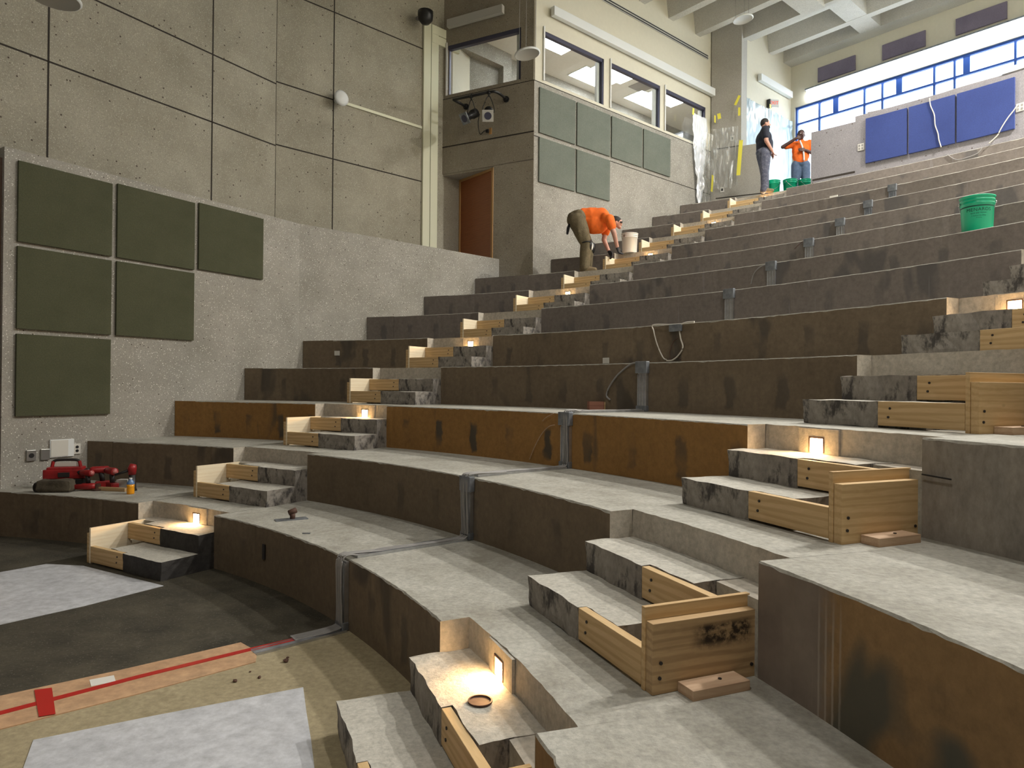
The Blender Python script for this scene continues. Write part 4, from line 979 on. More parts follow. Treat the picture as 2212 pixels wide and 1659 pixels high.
# exit sign
q = LU(u_of((6.98, 18.68)), -.0)
root = empty('exit_sign', (0, 0, 0), label='small red and white exit sign on the cream wall above the plastic sheeting', cat='sign'); root.matrix_world = frame_of(q, UX, 9.38)
obj('back_box', bx(-.03, .06, -.10, -.002, -.02, .2), 'black', root)
FR = Matrix.Rotation(math.radians(-35), 4, 'Z'); mw = Matrix.Translation((.10, -.14, 0)) @ FR
obj('sign_panel', bx(-.14, .14, -.012, .012, 0, .20, bev=.002), 'white', root, mw=mw)
def text(body, size, mat, parent, mw, ext=.0015):
    cu = bpy.data.curves.new('lettering', 'FONT'); cu.body = body; cu.size = size; cu.extrude = ext; cu.align_x = 'CENTER'; cu.align_y = 'CENTER'
    t = bpy.data.objects.new('lettering', cu); C.objects.link(t); dg = bpy.context.evaluated_depsgraph_get(); me = bpy.data.meshes.new_from_object(t.evaluated_get(dg)); bpy.data.objects.remove(t)
    me.materials.clear(); me.materials.append(M[mat]); o = bpy.data.objects.new('lettering', me); C.objects.link(o); o.parent = parent; o.matrix_local = mw; return o
text('EXIT', .13, 'exit_red', root, mw @ Matrix.Translation((0, -.015, .10)) @ Matrix.Rotation(PI/2, 4, 'X'))

# ------------------------------------------------------------------ plastic sheeting and tape
def wavy(name, o, d, s0, s1, z0, z1, off, amp, mat, seed=0, nx=40, nz=30, edge=0.0, fold=5.0, parent=None, squeeze=None):
    d = Vector(d).normalized(); n = Vector((-d.y, d.x)); bm = bmesh.new(); g = []
    for j in range(nz+1):
        row = []
        for i in range(nx+1):
            u, v = i/nx, j/nz; s = s0+(s1-s0)*u; z = z0+(z1-z0)*v
            if squeeze: m_ = (s0+s1)/2; s = m_+(s-m_)*squeeze(v)
            if edge: z += edge*noise.noise(Vector((u*4, seed, 1)))*(1-abs(2*v-1)) + (edge*noise.noise(Vector((u*5+9, seed, 1))) if j == 0 else 0)
            h = amp*noise.noise(Vector((s*fold, z*fold*.22, seed)))+amp*.5*noise.noise(Vector((s*fold*2.3, z*fold*.7, seed+5)))
            p = Vector(o[:2])+d*s-n*(off+abs(h)); row.append(bm.verts.new((p.x, p.y, z)))
        g.append(row)
    for j in range(nz):
        for i in range(nx): bm.faces.new((g[j][i], g[j][i+1], g[j+1][i+1], g[j+1][i]))
    return obj(name, bm, mat, parent, True)
tag(wavy('plastic_sheet', L0, UX, D0-.22, uC-.03, Z13+.02, 9.30, .05, .07, 'sheet_milky', 3, 60, 40), 'bright milky plastic sheet hung over the opening in the cream wall', 'plastic sheet')
tag(wavy('plastic_sheet', PIER0, PD, .06, .66, 6.55, 8.03, .05, .09, 'sheet_clear', 7, 30, 30, .1, 7), 'clear crumpled plastic sheet taped on the tall concrete pier', 'plastic sheet')
tag(wavy('plastic_sheet', L0, UX, 2.46, 3.14, 6.95, 8.25, .05, .08, 'sheet_white', 11, 26, 26, .15, 6, squeeze=lambda v: .55+.45*v if v < .75 else 1-.9*(v-.75)), 'white cloth-like plastic hanging over the third booth side window', 'plastic sheet')
tag(wavy('plastic_sheet', L0, UX, 2.62, 2.98, 6.0, 7.0, .05, .10, 'sheet_white', 21, 20, 26, .2, 8, squeeze=lambda v: .35+.65*v), 'white plastic tail trailing down the wall left of the pier', 'plastic sheet')
tag(wavy('plastic_sheet', L0, UX, 2.85, 3.30, 5.75, 7.9, .07, .10, 'sheet_clear', 31, 22, 30, .2, 8), 'clear crumpled plastic gathered in the corner beside the pier', 'plastic sheet')
def tape(o, d, s, z, w, h, tilt, off, lb):
    d = Vector(d).normalized(); ob = obj('tape_strip', bx(-w/2, w/2, -.002, 0, -h/2, h/2), 'yellow_tape'); n = Vector((-d.y, d.x)); p = Vector(o[:2])+d*s-n*off
    ob.matrix_world = frame_of(p, d, z) @ Matrix.Rotation(math.radians(tilt), 4, 'Y'); return tag(ob, lb, 'tape', 'yellow tape pieces')
def sP(px, py): 
    d = ray(px, py); n = Vector((PN.x, PN.y, 0)); t = (Vector((*PIER0, 0))-CAM).dot(n)/d.dot(n); p = CAM+d*t; return (p.xy-PIER0).dot(PD), p.z
def sL(px, py):
    d = ray(px, py); n = Vector((VX.x, VX.y, 0)); t = (Vector((*L0, 0))-CAM).dot(n)/d.dot(n); p = CAM+d*t; return (p.xy-L0).dot(UX), p.z
for (fn, o_, d_, px, py, w, h, t, lb) in ((sL, L0, UX, 1483, 246, .07, .16, 5, 'yellow tape holding the white plastic over the third booth window'), (sL, L0, UX, 1530, 262, .06, .18, 0, 'yellow tape at the right jamb of the third booth window'),
        (sP, PIER0, PD, 1556, 256, .08, .14, -8, 'yellow tape at the top of the clear sheet on the pier'), (sP, PIER0, PD, 1595, 222, .06, .24, 25, 'slanted yellow tape high on the right pier edge'), (sP, PIER0, PD, 1599, 246, .05, .20, 0, 'yellow tape on the right pier edge above the long hanging strip'),
        (sP, PIER0, PD, 1600, 345, .09, .85, 4, 'long yellow tape strip hanging at the right edge of the pier'), (sL, L0, UX, 1524, 400, .08, .42, 6, 'yellow tape strip hanging low in the corner left of the pier'), (sL, L0, UX, 1650, 234, .08, .10, 0, 'yellow tape at the top edge of the milky plastic sheet')):
    s_, z_ = fn(px, py); tape(o_, d_, s_, z_, w, h, t, .16 if fn is sP else .19, lb)
for (x, y, lb) in ((1582, 299, 'plate under the plastic on the tall pier'), (1560, 410, 'small socket low on the tall pier')):
    s_, z_ = sP(x, y); root = empty('wall_outlet', (0, 0, 0), label=lb, cat='outlet'); root.matrix_world = frame_of(PIER0+PD*s_, PD, z_)
    obj('cover_plate', bx(-.05, .05, -.012, -.002, -.065, .065, bev=.003), 'plate', root); obj('socket', bx(-.02, .02, -.016, -.0125, -.03, .03), 'black', root)

# ------------------------------------------------------------------ stage lights on the booth front
FN = Vector((-FDn.y, FDn.x)); FN = FN if FN.y > 0 else -FN
def atF(px, py, n=0):
    o_ = BC+FN*n; N_ = Vector((FN.x, FN.y, 0)); d = ray(px, py); t = (Vector((*o_, 0))-CAM).dot(N_)/d.dot(N_); return CAM+d*t
root = empty('lighting_pipe', atF(1022, 205, -.35), 0, label='black bent pipe bracket on the booth front carrying two stage lights', cat='pipe bracket'); ro = Vector(root.location)
bm = bmesh.new()
pts = [atF(1006, 230, -.03), atF(992, 222, -.2), atF(979, 215, -.35), atF(1020, 207, -.35), atF(1056, 199, -.35), atF(1068, 198, -.33), atF(1080, 203, -.2), atF(1093, 214, -.03)]
tube(bm, [pts[0]-ro, pts[2]-ro], .026, 12); tube(bm, [p-ro for p in pts[2:5]], .026, 12); tube(bm, smoothpath([p-ro for p in pts[4:]], 6), .026, 12); obj('pipe', bm, 'black', root, True)
for p in (pts[0], pts[-1]):
    bm = bmesh.new(); v = Vector((FN.x, FN.y, 0)); tube(bm, [p-ro-v*.0, p-ro+v*.028], .06, 14); tube(bm, [p-ro-v*.05, p-ro], .038, 12); obj('wall_flange', bm, 'black', root)
def spot(name_, lb, hang, back, front, r, whitegel):
    root = empty(name_, hang, 0, label=lb, cat='stage light', group='stage lights on the booth pipe'); h = Vector(hang); b, f = back-h, front-h; ax = (f-b).normalized()
    bm = bmesh.new(); L_ = (f-b).length
    tube(bm, [b, b+ax*L_*.08, b+ax*L_*.1, b+ax*L_*.42, b+ax*L_*.45, b+ax*L_*.95, f], [r*.5, r*.8, r*.95, r*.95, r*.8, r*.8, r*.95], 18)
    for q in range(4): tube(bm, [b+ax*L_*(.12+.08*q), b+ax*L_*(.145+.08*q)], r*1.04, 18)
    obj('lamp_body', bm, 'black', root, True)
    bm = bmesh.new(); sd = ax.cross(Vector((0, 0, 1))).normalized(); up = sd.cross(ax); w = r*1.25
    q = [f+ax*.004+sd*a*w+up*c*w for a, c in ((-1, -1), (1, -1), (1, 1), (-1, 1))]; q2 = [x+ax*.008 for x in q]
    vs = [bm.verts.new(x) for x in q+q2]; [bm.faces.new([vs[i] for i in t]) for t in ((0, 1, 2, 3), (7, 6, 5, 4), (0, 4, 5, 1), (1, 5, 6, 2), (2, 6, 7, 3), (3, 7, 4, 0))]
    obj('colour_frame', bm, 'whitegrey' if whitegel else 'galv', root)
    bm = bmesh.new(); tube(bm, [f+ax*.0125, f+ax*.017], r*.82, 20); obj('lens', bm, 'frame', root)
    m_ = (b+f)/2; bm = bmesh.new(); tube(bm, smoothpath([m_+sd*r*1.25, m_+sd*r*1.25+Vector((0, 0, r*1.2)), Vector((0, 0, -.06)), m_-sd*r*1.25+Vector((0, 0, r*1.2)), m_-sd*r*1.25], 5), .008, 6)
    tube(bm, [Vector((0, 0, .05)), Vector((0, 0, -.08))], .014, 8); tube(bm, [Vector((-.0, 0, .0))-sd*.03, Vector((0, 0, 0))+sd*.03], .036, 10); obj('yoke', bm, 'black', root, True)
spot('stage_light', 'dark cylindrical stage light, left one on the bent pipe', atF(1018, 208, -.35), atF(1031, 242, -.32), atF(1004, 256, -.62), .085, False)
spot('stage_light', 'stage light with a pale square frame, right one on the bent pipe', atF(1056, 200, -.35), atF(1056, 238, -.25), atF(1054, 250, -.62), .085, True)
cable([atF(1036, 246, -.2), atF(1033, 262, -.12), atF(1034, 280, -.05), atF(1038, 290, -.03), atF(1046, 283, -.04), atF(1055, 282, -.03)], 'lamp_cable', 'dark cable hanging from the stage lights to the wall outlet', .008, 'black')
root = empty('wall_outlet', (0, 0, 0), label='outlet with a black plug on the booth front under the stage lights', cat='outlet'); p = atF(1058, 284, 0); root.matrix_world = frame_of(p-Vector((FN.x, FN.y, 0))*.004, -FDn, p.z)
obj('cover_plate', bx(-.01, .05, -.014, 0, -.065, .065, bev=.003), 'doortrim', root); obj('plug', bx(-.06, .0, -.06, -.0145, -.03, .03, bev=.006), 'black', root)

# ------------------------------------------------------------------ pails
def pail(p, rz, mat, lb, printed=False, handle='black', hpose=1):
    root = empty('pail', p, rz, label=lb, cat='bucket', group='five gallon pails')
    bm = bmesh.new(); prof = [(.002, .003), (.128, .003), (.131, .0), (.134, .01), (.145, .285), (.152, .288), (.152, .296), (.146, .299), (.147, .318), (.155, .321), (.155, .331), (.148, .334), (.149, .352), (.157, .356), (.158, .368), (.150, .371), (.146, .362), (.142, .30), (.130, .012), (.002, .010)]
    lathe(bm, prof, 48); obj('pail_body', bm, mat, root, True)
    bm = bmesh.new(); n = 16
    zz = .31; R_ = .156
    if hpose: pts = [(0, -R_, zz)]+[(-R_*1.02*math.sin(PI*i/n), -R_*math.cos(PI*i/n), zz-.17*math.sin(PI*i/n)) for i in range(1, n)]+[(0, R_, zz)]
    else: pts = [(0, -R_, zz)]+[(.02*math.sin(PI*i/n), -R_*math.cos(PI*i/n), zz+.13*math.sin(PI*i/n)) for i in range(1, n)]+[(0, R_, zz)]
    tube(bm, pts, .003, 6); 
    for y in (-R_, R_): tube(bm, [(0, y-.008, zz), (0, y+.008, zz)], .012, 10)
    obj('handle', bm, handle, root, True)
    if printed:
        for (z, t) in ((.252, .012),):
            bm = bmesh.new(); r = .134+.011*(z-.01)/.275+.0012; lathe(bm, [(r, z), (r+.0005, z+t)], 48); obj('printed_band', bm, 'print', root, True)
        def bent(body, size, z, sp_=1.0):
            cu = bpy.data.curves.new('lettering', 'FONT'); cu.body = body; cu.size = size; cu.align_x = 'CENTER'; cu.space_character = sp_; cu.resolution_u = 4
            t = bpy.data.objects.new('lettering', cu); C.objects.link(t); dg = bpy.context.evaluated_depsgraph_get(); me = bpy.data.meshes.new_from_object(t.evaluated_get(dg)); bpy.data.objects.remove(t)
            for v in me.vertices:
                zz_ = z+v.co.y; r = .134+.011*(zz_-.01)/.275+.0016; a = v.co.x/r; v.co = Vector((r*math.cos(a), r*math.sin(a), zz_))
            me.materials.clear(); me.materials.append(M['print']); o = bpy.data.objects.new('lettering', me); C.objects.link(o); o.parent = root
        bent('MENARDS', .046, .205, 1.12)
        bent('SAVE BIG MONEY', .017, .178, 1.1); bent('5 GALLON PAIL', .017, .152, 1.1); bent('WWW', .013, .132, 1.5)
    return root
q = atr(2111, 480, 13.24); a = math.atan2(-q.y, -q.x)
pail((q.x, q.y, 7*H), a+.10, 'green_pail', 'green pail with dark lettering standing on a right hand tier', True, 'steel', 1)
q = atr(1360, 545, 15.34); pail((q.x, q.y, 9*H), -.9, 'white_pail', 'white pail standing right of the bending worker', False, 'rust', 0)
for x, Y, lb in ((1704, 15.25, 'green pail in the middle of the three at the top of the aisle'), (1736, 15.25, 'green pail at the left end of the rear parapet'), (1667, 15.35, 'green pail half hidden behind the man in black')):
    pail(((x-1106)/F*Y, Y, Z13), 2.2 if x > 1700 else 1, 'green_pail', lb, False, 'steel', 1)

# ------------------------------------------------------------------ tools on the first tier
def place(root, px, py, r_): q = atr(px, py, r_); root.location = (q.x, q.y, H)
q = atz(127, 1056, H)
root = empty('tool_case', (q.x, q.y+.12, H), .25, label='red plastic tool case with a black handle against the low wall', cat='tool case')
bm = bmesh.new(); box(bm, -.20, .20, -.08, .08, .10, .20, bev=.012); box(bm, -.17, .17, -.07, .07, .185, .225, bev=.012); obj('case_body', bm, 'toolred', root)
bm = bmesh.new(); tube(bm, [(-.14, 0, .21), (-.125, 0, .285)], .018, 8); tube(bm, [(.14, 0, .21), (.125, 0, .285)], .018, 8); obj('handle_post', bm, 'toolred', root)
bm = bmesh.new(); tube(bm, smoothpath([(-.125, 0, .28), (-.08, 0, .298), (.08, 0, .298), (.125, 0, .28)], 4), .015, 8); obj('handle', bm, 'toolblack', root, True)
obj('latch', bx(-.05, .06, -.094, -.081, .12, .17, bev=.003), 'toolblack', root)
obj('label_plate', bx(-.10, .10, -.012, .012, .228, .272, bev=.002), 'plate', root)
obj('case_foot', bx(-.19, .19, -.075, .075, 0, .098, bev=.01), 'toolblack', root)
q = atz(118, 1063, H)
root = empty('tool_bag', (q.x, q.y+.02, H), .1, label='dirty canvas tool bag lying in front of the red tool case', cat='bag')
bm = bmesh.new(); box(bm, -.16, .17, -.07, .07, 0, .13, bev=.03); bmesh.ops.subdivide_edges(bm, edges=bm.edges[:], cuts=3, use_grid_fill=True)
for v in bm.verts: v.co += Vector((noise.noise(v.co*14), noise.noise(v.co*14+Vector((4, 0, 0))), noise.noise(v.co*12)*.8))*.018*(1 if v.co.z > .02 else 0)
obj('bag_body', bm, 'bag', root, True); obj('dark_roll', (lambda b_: (tube(b_, [(-.2, 0, .05), (-.12, .0, .05)], .05, 14), b_)[1])(bmesh.new()), 'toolblack', root, True)
def drill(p, rz, lb, ry=0.0, sc=1.0):
    root = empty('power_tool', p, rz, label=lb, cat='power tool', group='red power tools on the first tier'); root.rotation_euler[1] = ry; root.scale = (sc,)*3
    bm = bmesh.new(); tube(bm, [(-.09, 0, .17), (-.08, 0, .17), (.05, 0, .17), (.07, 0, .17)], [.028, .036, .034, .026], 16); obj('motor_body', bm, 'toolred', root, True)
    bm = bmesh.new(); tube(bm, [(.07, 0, .17), (.10, 0, .17), (.125, 0, .17)], [.022, .022, .010], 12); obj('chuck', bm, 'toolblack', root, True)
    bm = bmesh.new(); tube(bm, [(-.02, 0, .15), (-.035, 0, .06)], [.024, .022], 12); obj('grip', bm, 'toolblack', root, True)
    obj('battery', bx(-.095, .025, -.036, .036, 0, .062, bev=.008), 'toolred', root)
    bm = bmesh.new(); tube(bm, [(-.095, 0, .17), (-.088, 0, .17)], .022, 14); obj('end_cap', bm, 'pinkhi', root, True)
for (px, py, rz, sc, lb) in ((178, 1058, 2.8, 1.0, 'red power tool right of the tool bag'), (205, 1055, 3.6, 1.12, 'middle red power tool of the row by the wall'), (232, 1058, 2.5, 1.12, 'rightmost lying red power tool of the row by the wall')):
    q = atz(px, py, H); drill((q.x, q.y+.06, H+.002), rz, lb, sc=sc)
q = atz(190, 1060, H); root = empty('grinder', (q.x, q.y, H), .3, label='low dark red grinder in front of the red power tools', cat='power tool', group='red power tools on the first tier')
bm = bmesh.new(); tube(bm, [(-.13, 0, .045), (.04, 0, .045), (.07, 0, .045)], [.026, .034, .03], 14); obj('motor_body', bm, 'toolred', root, True)
bm = bmesh.new(); tube(bm, [(.09, 0, .005), (.09, 0, .02)], .055, 20); tube(bm, [(.09, 0, .02), (.09, 0, .07)], .028, 14); obj('disc_guard', bm, 'rust', root)
q = atz(277, 1062, H); root = empty('upright_tool', (q.x, q.y+.07, H), .4, label='tall upright red and black power tool next to the orange bottle', cat='power tool')
bm = bmesh.new(); tube(bm, [(0, 0, .0), (0, 0, .03), (0, 0, .18)], [.05, .04, .032], 14); obj('stem', bm, 'toolblack', root, True)
bm = bmesh.new(); tube(bm, [(0, 0, .17), (0, 0, .24), (.01, 0, .28)], [.036, .044, .03], 14); obj('head', bm, 'toolred', root, True)
bm = bmesh.new(); tube(bm, [(-.02, 0, .22), (-.16, .02, .17)], [.016, .012], 8); obj('side_arm', bm, 'toolblack', root, True)
q = atz(282, 1067, H); root = empty('drink_bottle', (q.x, q.y, H), label='small bottle of orange drink standing at the tier edge', cat='bottle')
bm = bmesh.new(); lathe(bm, [(.002, 0), (.033, 0), (.036, .01), (.036, .05), (.033, .06), (.036, .07), (.036, .1), (.002, .1)], 24); obj('drink', bm, 'orange_drink', root, True)
bm = bmesh.new(); lathe(bm, [(.036, .1005), (.036, .12), (.016, .145), (.014, .15), (.002, .15)], 24); obj('bottle_shoulder', bm, 'bottleblue', root, True)
bm = bmesh.new(); lathe(bm, [(.015, .151), (.015, .166), (.002, .166)], 16); obj('cap', bm, 'white', root)
q0, q1 = atz(72, 1055, H), atz(262, 1064, H); q0 += (q1-q0)*.0
d_ = (q1-q0); L_ = d_.length; o = obj('wood_plank', bx(0, L_, .045, .085, 0, .038, bev=.002), 'pine_old'); o.matrix_world = frame_of(q0, d_, H); tag(o, 'long narrow plank lying under the red tools', 'plank')
q = atz(250, 1060, H); o = obj('small_box', bx(-.06, .06, -.05, .04, 0, .10, bev=.002), 'whitegrey'); o.location = (q.x, q.y+.16, H); tag(o, 'small pale box beside the upright tool', 'box')

for i, (px, py, r_) in enumerate(((618, 1430, .016), (622, 1422, .009), (560, 1465, .010), (508, 1473, .012), (541, 1452, .006))):
    q = atz(px, py, 0); bm = bmesh.new(); bmesh.ops.create_icosphere(bm, subdivisions=2, radius=r_)
    for v in bm.verts: v.co = v.co*(1+.5*noise.noise(v.co*90+Vector((i, 0, 0)))); v.co.z = max(v.co.z*.6+r_*.5, 0)
    o = obj('debris_chip', bm, 'rust'); o.location = (q.x, q.y, .001); tag(o, 'small dark debris chip on the tan floor near the cardboard strip', 'debris', 'debris chips on the tan floor')
q0, q1 = atz(1985, 1022, 3*H-.16), None
q = P(RR[2]-.02, 19.35-.15, 3*H-.165); d_ = (P(RR[2]-.02, 18.3, 3*H-.17)-q)
bm = bmesh.new(); tube(bm, [q, q+d_], .004, 6); tag(obj('steel_pin', bm, 'black'), 'thin black steel pin sticking out behind the right aisle form, third riser', 'pin')

# ------------------------------------------------------------------ people
def prim(bm, q):
    if q[0] == 'c':
        p0, r0, p1, r1 = Vector(q[1]), q[2], Vector(q[3]), q[4]; d = p1-p0; L_ = d.length
        for p, r in ((p0, r0), (p1, r1)): bmesh.ops.create_icosphere(bm, subdivisions=3 if r > .03 else 2, radius=r, matrix=Matrix.Translation(p))
        if L_ > 1e-4: bmesh.ops.create_cone(bm, cap_ends=True, segments=24 if max(r0, r1) > .03 else 12, radius1=r0, radius2=r1, depth=L_, matrix=Matrix.Translation((p0+p1)/2) @ d.to_track_quat('Z', 'Y').to_matrix().to_4x4())
    else:
        rot = Matrix.Rotation(q[3] if len(q) > 3 else 0, 4, 'Y')
        bmesh.ops.create_icosphere(bm, subdivisions=4, radius=1, matrix=Matrix.Translation(q[1]) @ rot @ Matrix.Diagonal((*q[2], 1)))
def blob(name, prims, mat, root, voxel=.009, sm=6, tf=None):
    bm = bmesh.new()
    for q in prims: prim(bm, q)
    me = bpy.data.meshes.new(name); bm.to_mesh(me); bm.free(); o = bpy.data.objects.new(name, me); C.objects.link(o)
    r = o.modifiers.new('r', 'REMESH'); r.mode = 'VOXEL'; r.voxel_size = voxel; s = o.modifiers.new('s', 'SMOOTH'); s.iterations = sm; s.factor = .5
    dg = bpy.context.evaluated_depsgraph_get(); me2 = bpy.data.meshes.new_from_object(o.evaluated_get(dg)); bpy.data.objects.remove(o)
    if tf:
        for v in me2.vertices: v.co = tf(v.co)
    me2.materials.clear(); me2.materials.append(M[mat])
    for p in me2.polygons: p.use_smooth = True
    o = bpy.data.objects.new(name, me2); C.objects.link(o); o.parent = root; return o
def limb(*jr): return [('c', jr[i][0], jr[i][1], jr[i+1][0], jr[i+1][1]) for i in range(len(jr)-1)]
def hand(w, d, side, curl=.5, s=1.0):
    """palm with five unequal bent fingers; w wrist, d pointing direction, side = thumb side"""
    w, d, sd = Vector(w), Vector(d).normalized(), Vector(side).normalized(); sd = (sd-d*sd.dot(d)).normalized(); n = d.cross(sd)
    out = [('c', w, .026, w+d*.03, .026), ('c', w+d*.03-sd*.02, .018, w+d*.085-sd*.028, .015), ('c', w+d*.03+sd*.02, .018, w+d*.085+sd*.028, .015), ('c', w+d*.03, .02, w+d*.085, .017)]
    for i, (o_, L_) in enumerate(((.031, .068), (.011, .078), (-.010, .073), (-.030, .058))):
        b = w+d*.088+sd*o_; k1 = b+(d*math.cos(curl)+n*math.sin(curl))*L_*.55; k2 = k1+(d*math.cos(curl*2)+n*math.sin(curl*2))*L_*.5; out += [('c', b, .0105, k1, .0098), ('c', k1, .0098, k2, .0085)]
    t0 = w+d*.03+sd*.028; t1 = t0+(d*.6+sd*.75+n*.2).normalized()*.042; t2 = t1+(d*.9+sd*.2+n*.35).normalized()*.034; out += [('c', t0, .015, t1, .0115), ('c', t1, .0115, t2, .0095)]
    return out
def shoe(a, f, toe=.20):
    a = Vector(a); f = Vector(f).normalized(); h = Vector((a.x, a.y, .05)); return [('c', a, .055, h-f*.03, .05), ('c', h-f*.04-Vector((0, 0, .012)), .038, h+f*toe*.75-Vector((0, 0, .012)), .037), ('c', h+f*.03+Vector((0, 0, .015)), .045, h+f*toe*.75-Vector((0, 0, .008)), .036)]

# man bending over, orange T-shirt
q = atr(1261, 583, 14.42)
root = empty('person', (q.x, q.y, 8*H), math.radians(-4), label='person in an orange T-shirt and khaki trousers bending down to the aisle steps', cat='person')
aR, aL = (.0, -.12, .10), (.07, .13, .10); kR, kL = (.04, -.125, .50), (.10, .13, .50); hR, hL = (-.13, -.10, .93), (-.13, .10, .93)
SR, SL = (.43, -.19, .93), (.43, .19, .94); eR, eL = (.52, -.22, .66), (.37, .2, .64); wR, wL = (.585, -.15, .43), (.455, .12, .42)
HD = Vector((.575, 0, .915))
body = limb((hR, .11), (kR, .06), (aR, .042))+limb((hL, .11), (kL, .06), (aL, .042))+[('c', (-.14, 0, .96), .14, (.02, 0, 1.02), .13), ('c', (.02, 0, 1.02), .13, (.30, 0, 1.0), .14), ('c', (.40, -.12, .95), .08, (.40, .12, .95), .08), ('c', (.42, 0, .96), .062, (.52, 0, .935), .055)]
body += limb((SR, .058), (eR, .044), (wR, .030))+limb((SL, .058), (eL, .044), (wL, .030))
body += [('e', HD, (.088, .076, .112), 2.0), ('c', HD+Vector((.075, 0, -.045)), .016, HD+Vector((.098, 0, -.058)), .013), ('e', HD+Vector((.05, 0, -.09)), (.045, .045, .03), .5), ('e', HD+Vector((-.01, -.078, -.02)), (.02, .01, .03), .6), ('e', HD+Vector((-.01, .078, -.02)), (.02, .01, .03), .6)]
body += hand(wR, (.35, .1, -.9), (.5, .8, 0), .5)+hand(wL, (.5, -.1, -.85), (.5, -.8, 0), .5)
blob('body', body, 'skin', root, .0075, 4)
shirt = [('c', (.0, 0, 1.035), .135, (.30, 0, 1.01), .165), ('c', (.02, 0, .95), .13, (.28, 0, .88), .16), ('e', (.20, 0, .90), (.23, .165, .20), .1), ('e', (.17, 0, 1.03), (.25, .15, .15), .06), ('c', (.38, -.14, .96), .10, (.38, .14, .96), .10), ('c', (.42, 0, .96), .085, (.47, 0, .94), .072)]
shirt += limb((SR, .088), (tuple(Vector(SR).lerp(Vector(eR), .55)), .075))+limb((SL, .088), (tuple(Vector(SL).lerp(Vector(eL), .55)), .075))
crease = lambda k_, a_: (lambda co: co+co.normalized()*0+Vector((noise.noise(Vector((co.x*k_, co.y*k_, co.z*3))), noise.noise(Vector((co.x*k_, co.y*k_+7, co.z*3))), noise.noise(Vector((co.x*k_, co.y*k_, co.z*k_*.4+3)))))*a_)
blob('tshirt', shirt, 'orange', root, .011, 8, crease(11, .012))
tr = limb((hR, .145), ((-.05, -.115, .72), .14), (kR, .10), ((.015, -.12, .30), .098), ((.005, -.12, .10), .092))+limb((hL, .145), ((-.02, .12, .72), .125), (kL, .092), ((.075, .13, .3), .088), ((.07, .13, .10), .082))+[('e', (-.145, 0, .965), (.165, .18, .165), .3), ('c', (-.10, -.06, .99), .14, (-.10, .06, .99), .14)]
blob('trousers', tr, 'khaki', root, .012, 6, crease(13, .014))
bm = bmesh.new(); T_ = Matrix.Translation((-.015, 0, 1.0)) @ Matrix.Rotation(math.radians(68), 4, 'Y')
rg = []
for z in (-.022, .022):
    rg.append([bm.verts.new(T_ @ Vector((.152*math.cos(2*PI*i/32), .172*math.sin(2*PI*i/32), z-.02))) for i in range(32)])
for i in range(32): bm.faces.new((rg[0][i], rg[0][(i+1) % 32], rg[1][(i+1) % 32], rg[1][i]))
o = obj('belt', bm, 'black', root, True); o.modifiers.new('t', 'SOLIDIFY').thickness = .008
blob('boot', shoe(aR, (1, -.1, 0), .26), 'boot', root, .008, 3); blob('boot', shoe(aL, (1, .05, 0), .26), 'boot', root, .008, 3)
for nm_, sg in (('knee_pad', kR), ('knee_pad', kL)):
    v = Vector(sg); blob(nm_, [('e', v+Vector((.065, 0, -.03)), (.045, .075, .11), .1)], 'black', root, .008, 3)
v = Vector(kR); blob('knee_pad_shell', [('e', v+Vector((.098, 0, -.045)), (.022, .05, .075), .1)], 'white', root, .007, 2)
v = Vector(kR); bm = bmesh.new(); tube(bm, [(v.x+.1*math.cos(a), v.y+.098*math.sin(a), v.z+.02+.012*math.cos(a)) for a in [2*PI*i/24 for i in range(25)]], .014, 6); obj('knee_strap', bm, 'black', root, True)
blob('hair', [('e', HD+Vector((-.008, 0, .018)), (.092, .082, .112), 2.0), ('e', HD+Vector((-.05, 0, .0)), (.05, .07, .07), 0)], 'hair', root, .008, 3, lambda c: c if (c-HD).dot(Vector((.75, 0, -.66))) < .035 else HD+(c-HD)*.8)
bm = bmesh.new(); box(bm, HD.x+.06, HD.x+.105, -.07, .07, HD.z-.028, HD.z-.003, bev=.004); obj('safety_glasses', bm, 'black', root)
gl = lambda w_, d_, s_: [(x[0], x[1], x[2]+.004, x[3], x[4]+.004) for x in hand(w_, d_, s_, .5)]
blob('glove', gl(wR, (.35, .1, -.9), (.5, .8, 0)), 'glove', root, .006, 2); blob('glove', gl(wL, (.5, -.1, -.85), (.5, -.8, 0)), 'glove', root, .006, 2)
blob('spare_glove', [('c', (-.285, -.07, .80), .03, (-.30, -.07, .70), .022), ('c', (-.27, -.07, .86), .02, (-.285, -.07, .80), .028)], 'glove', root, .008, 2)

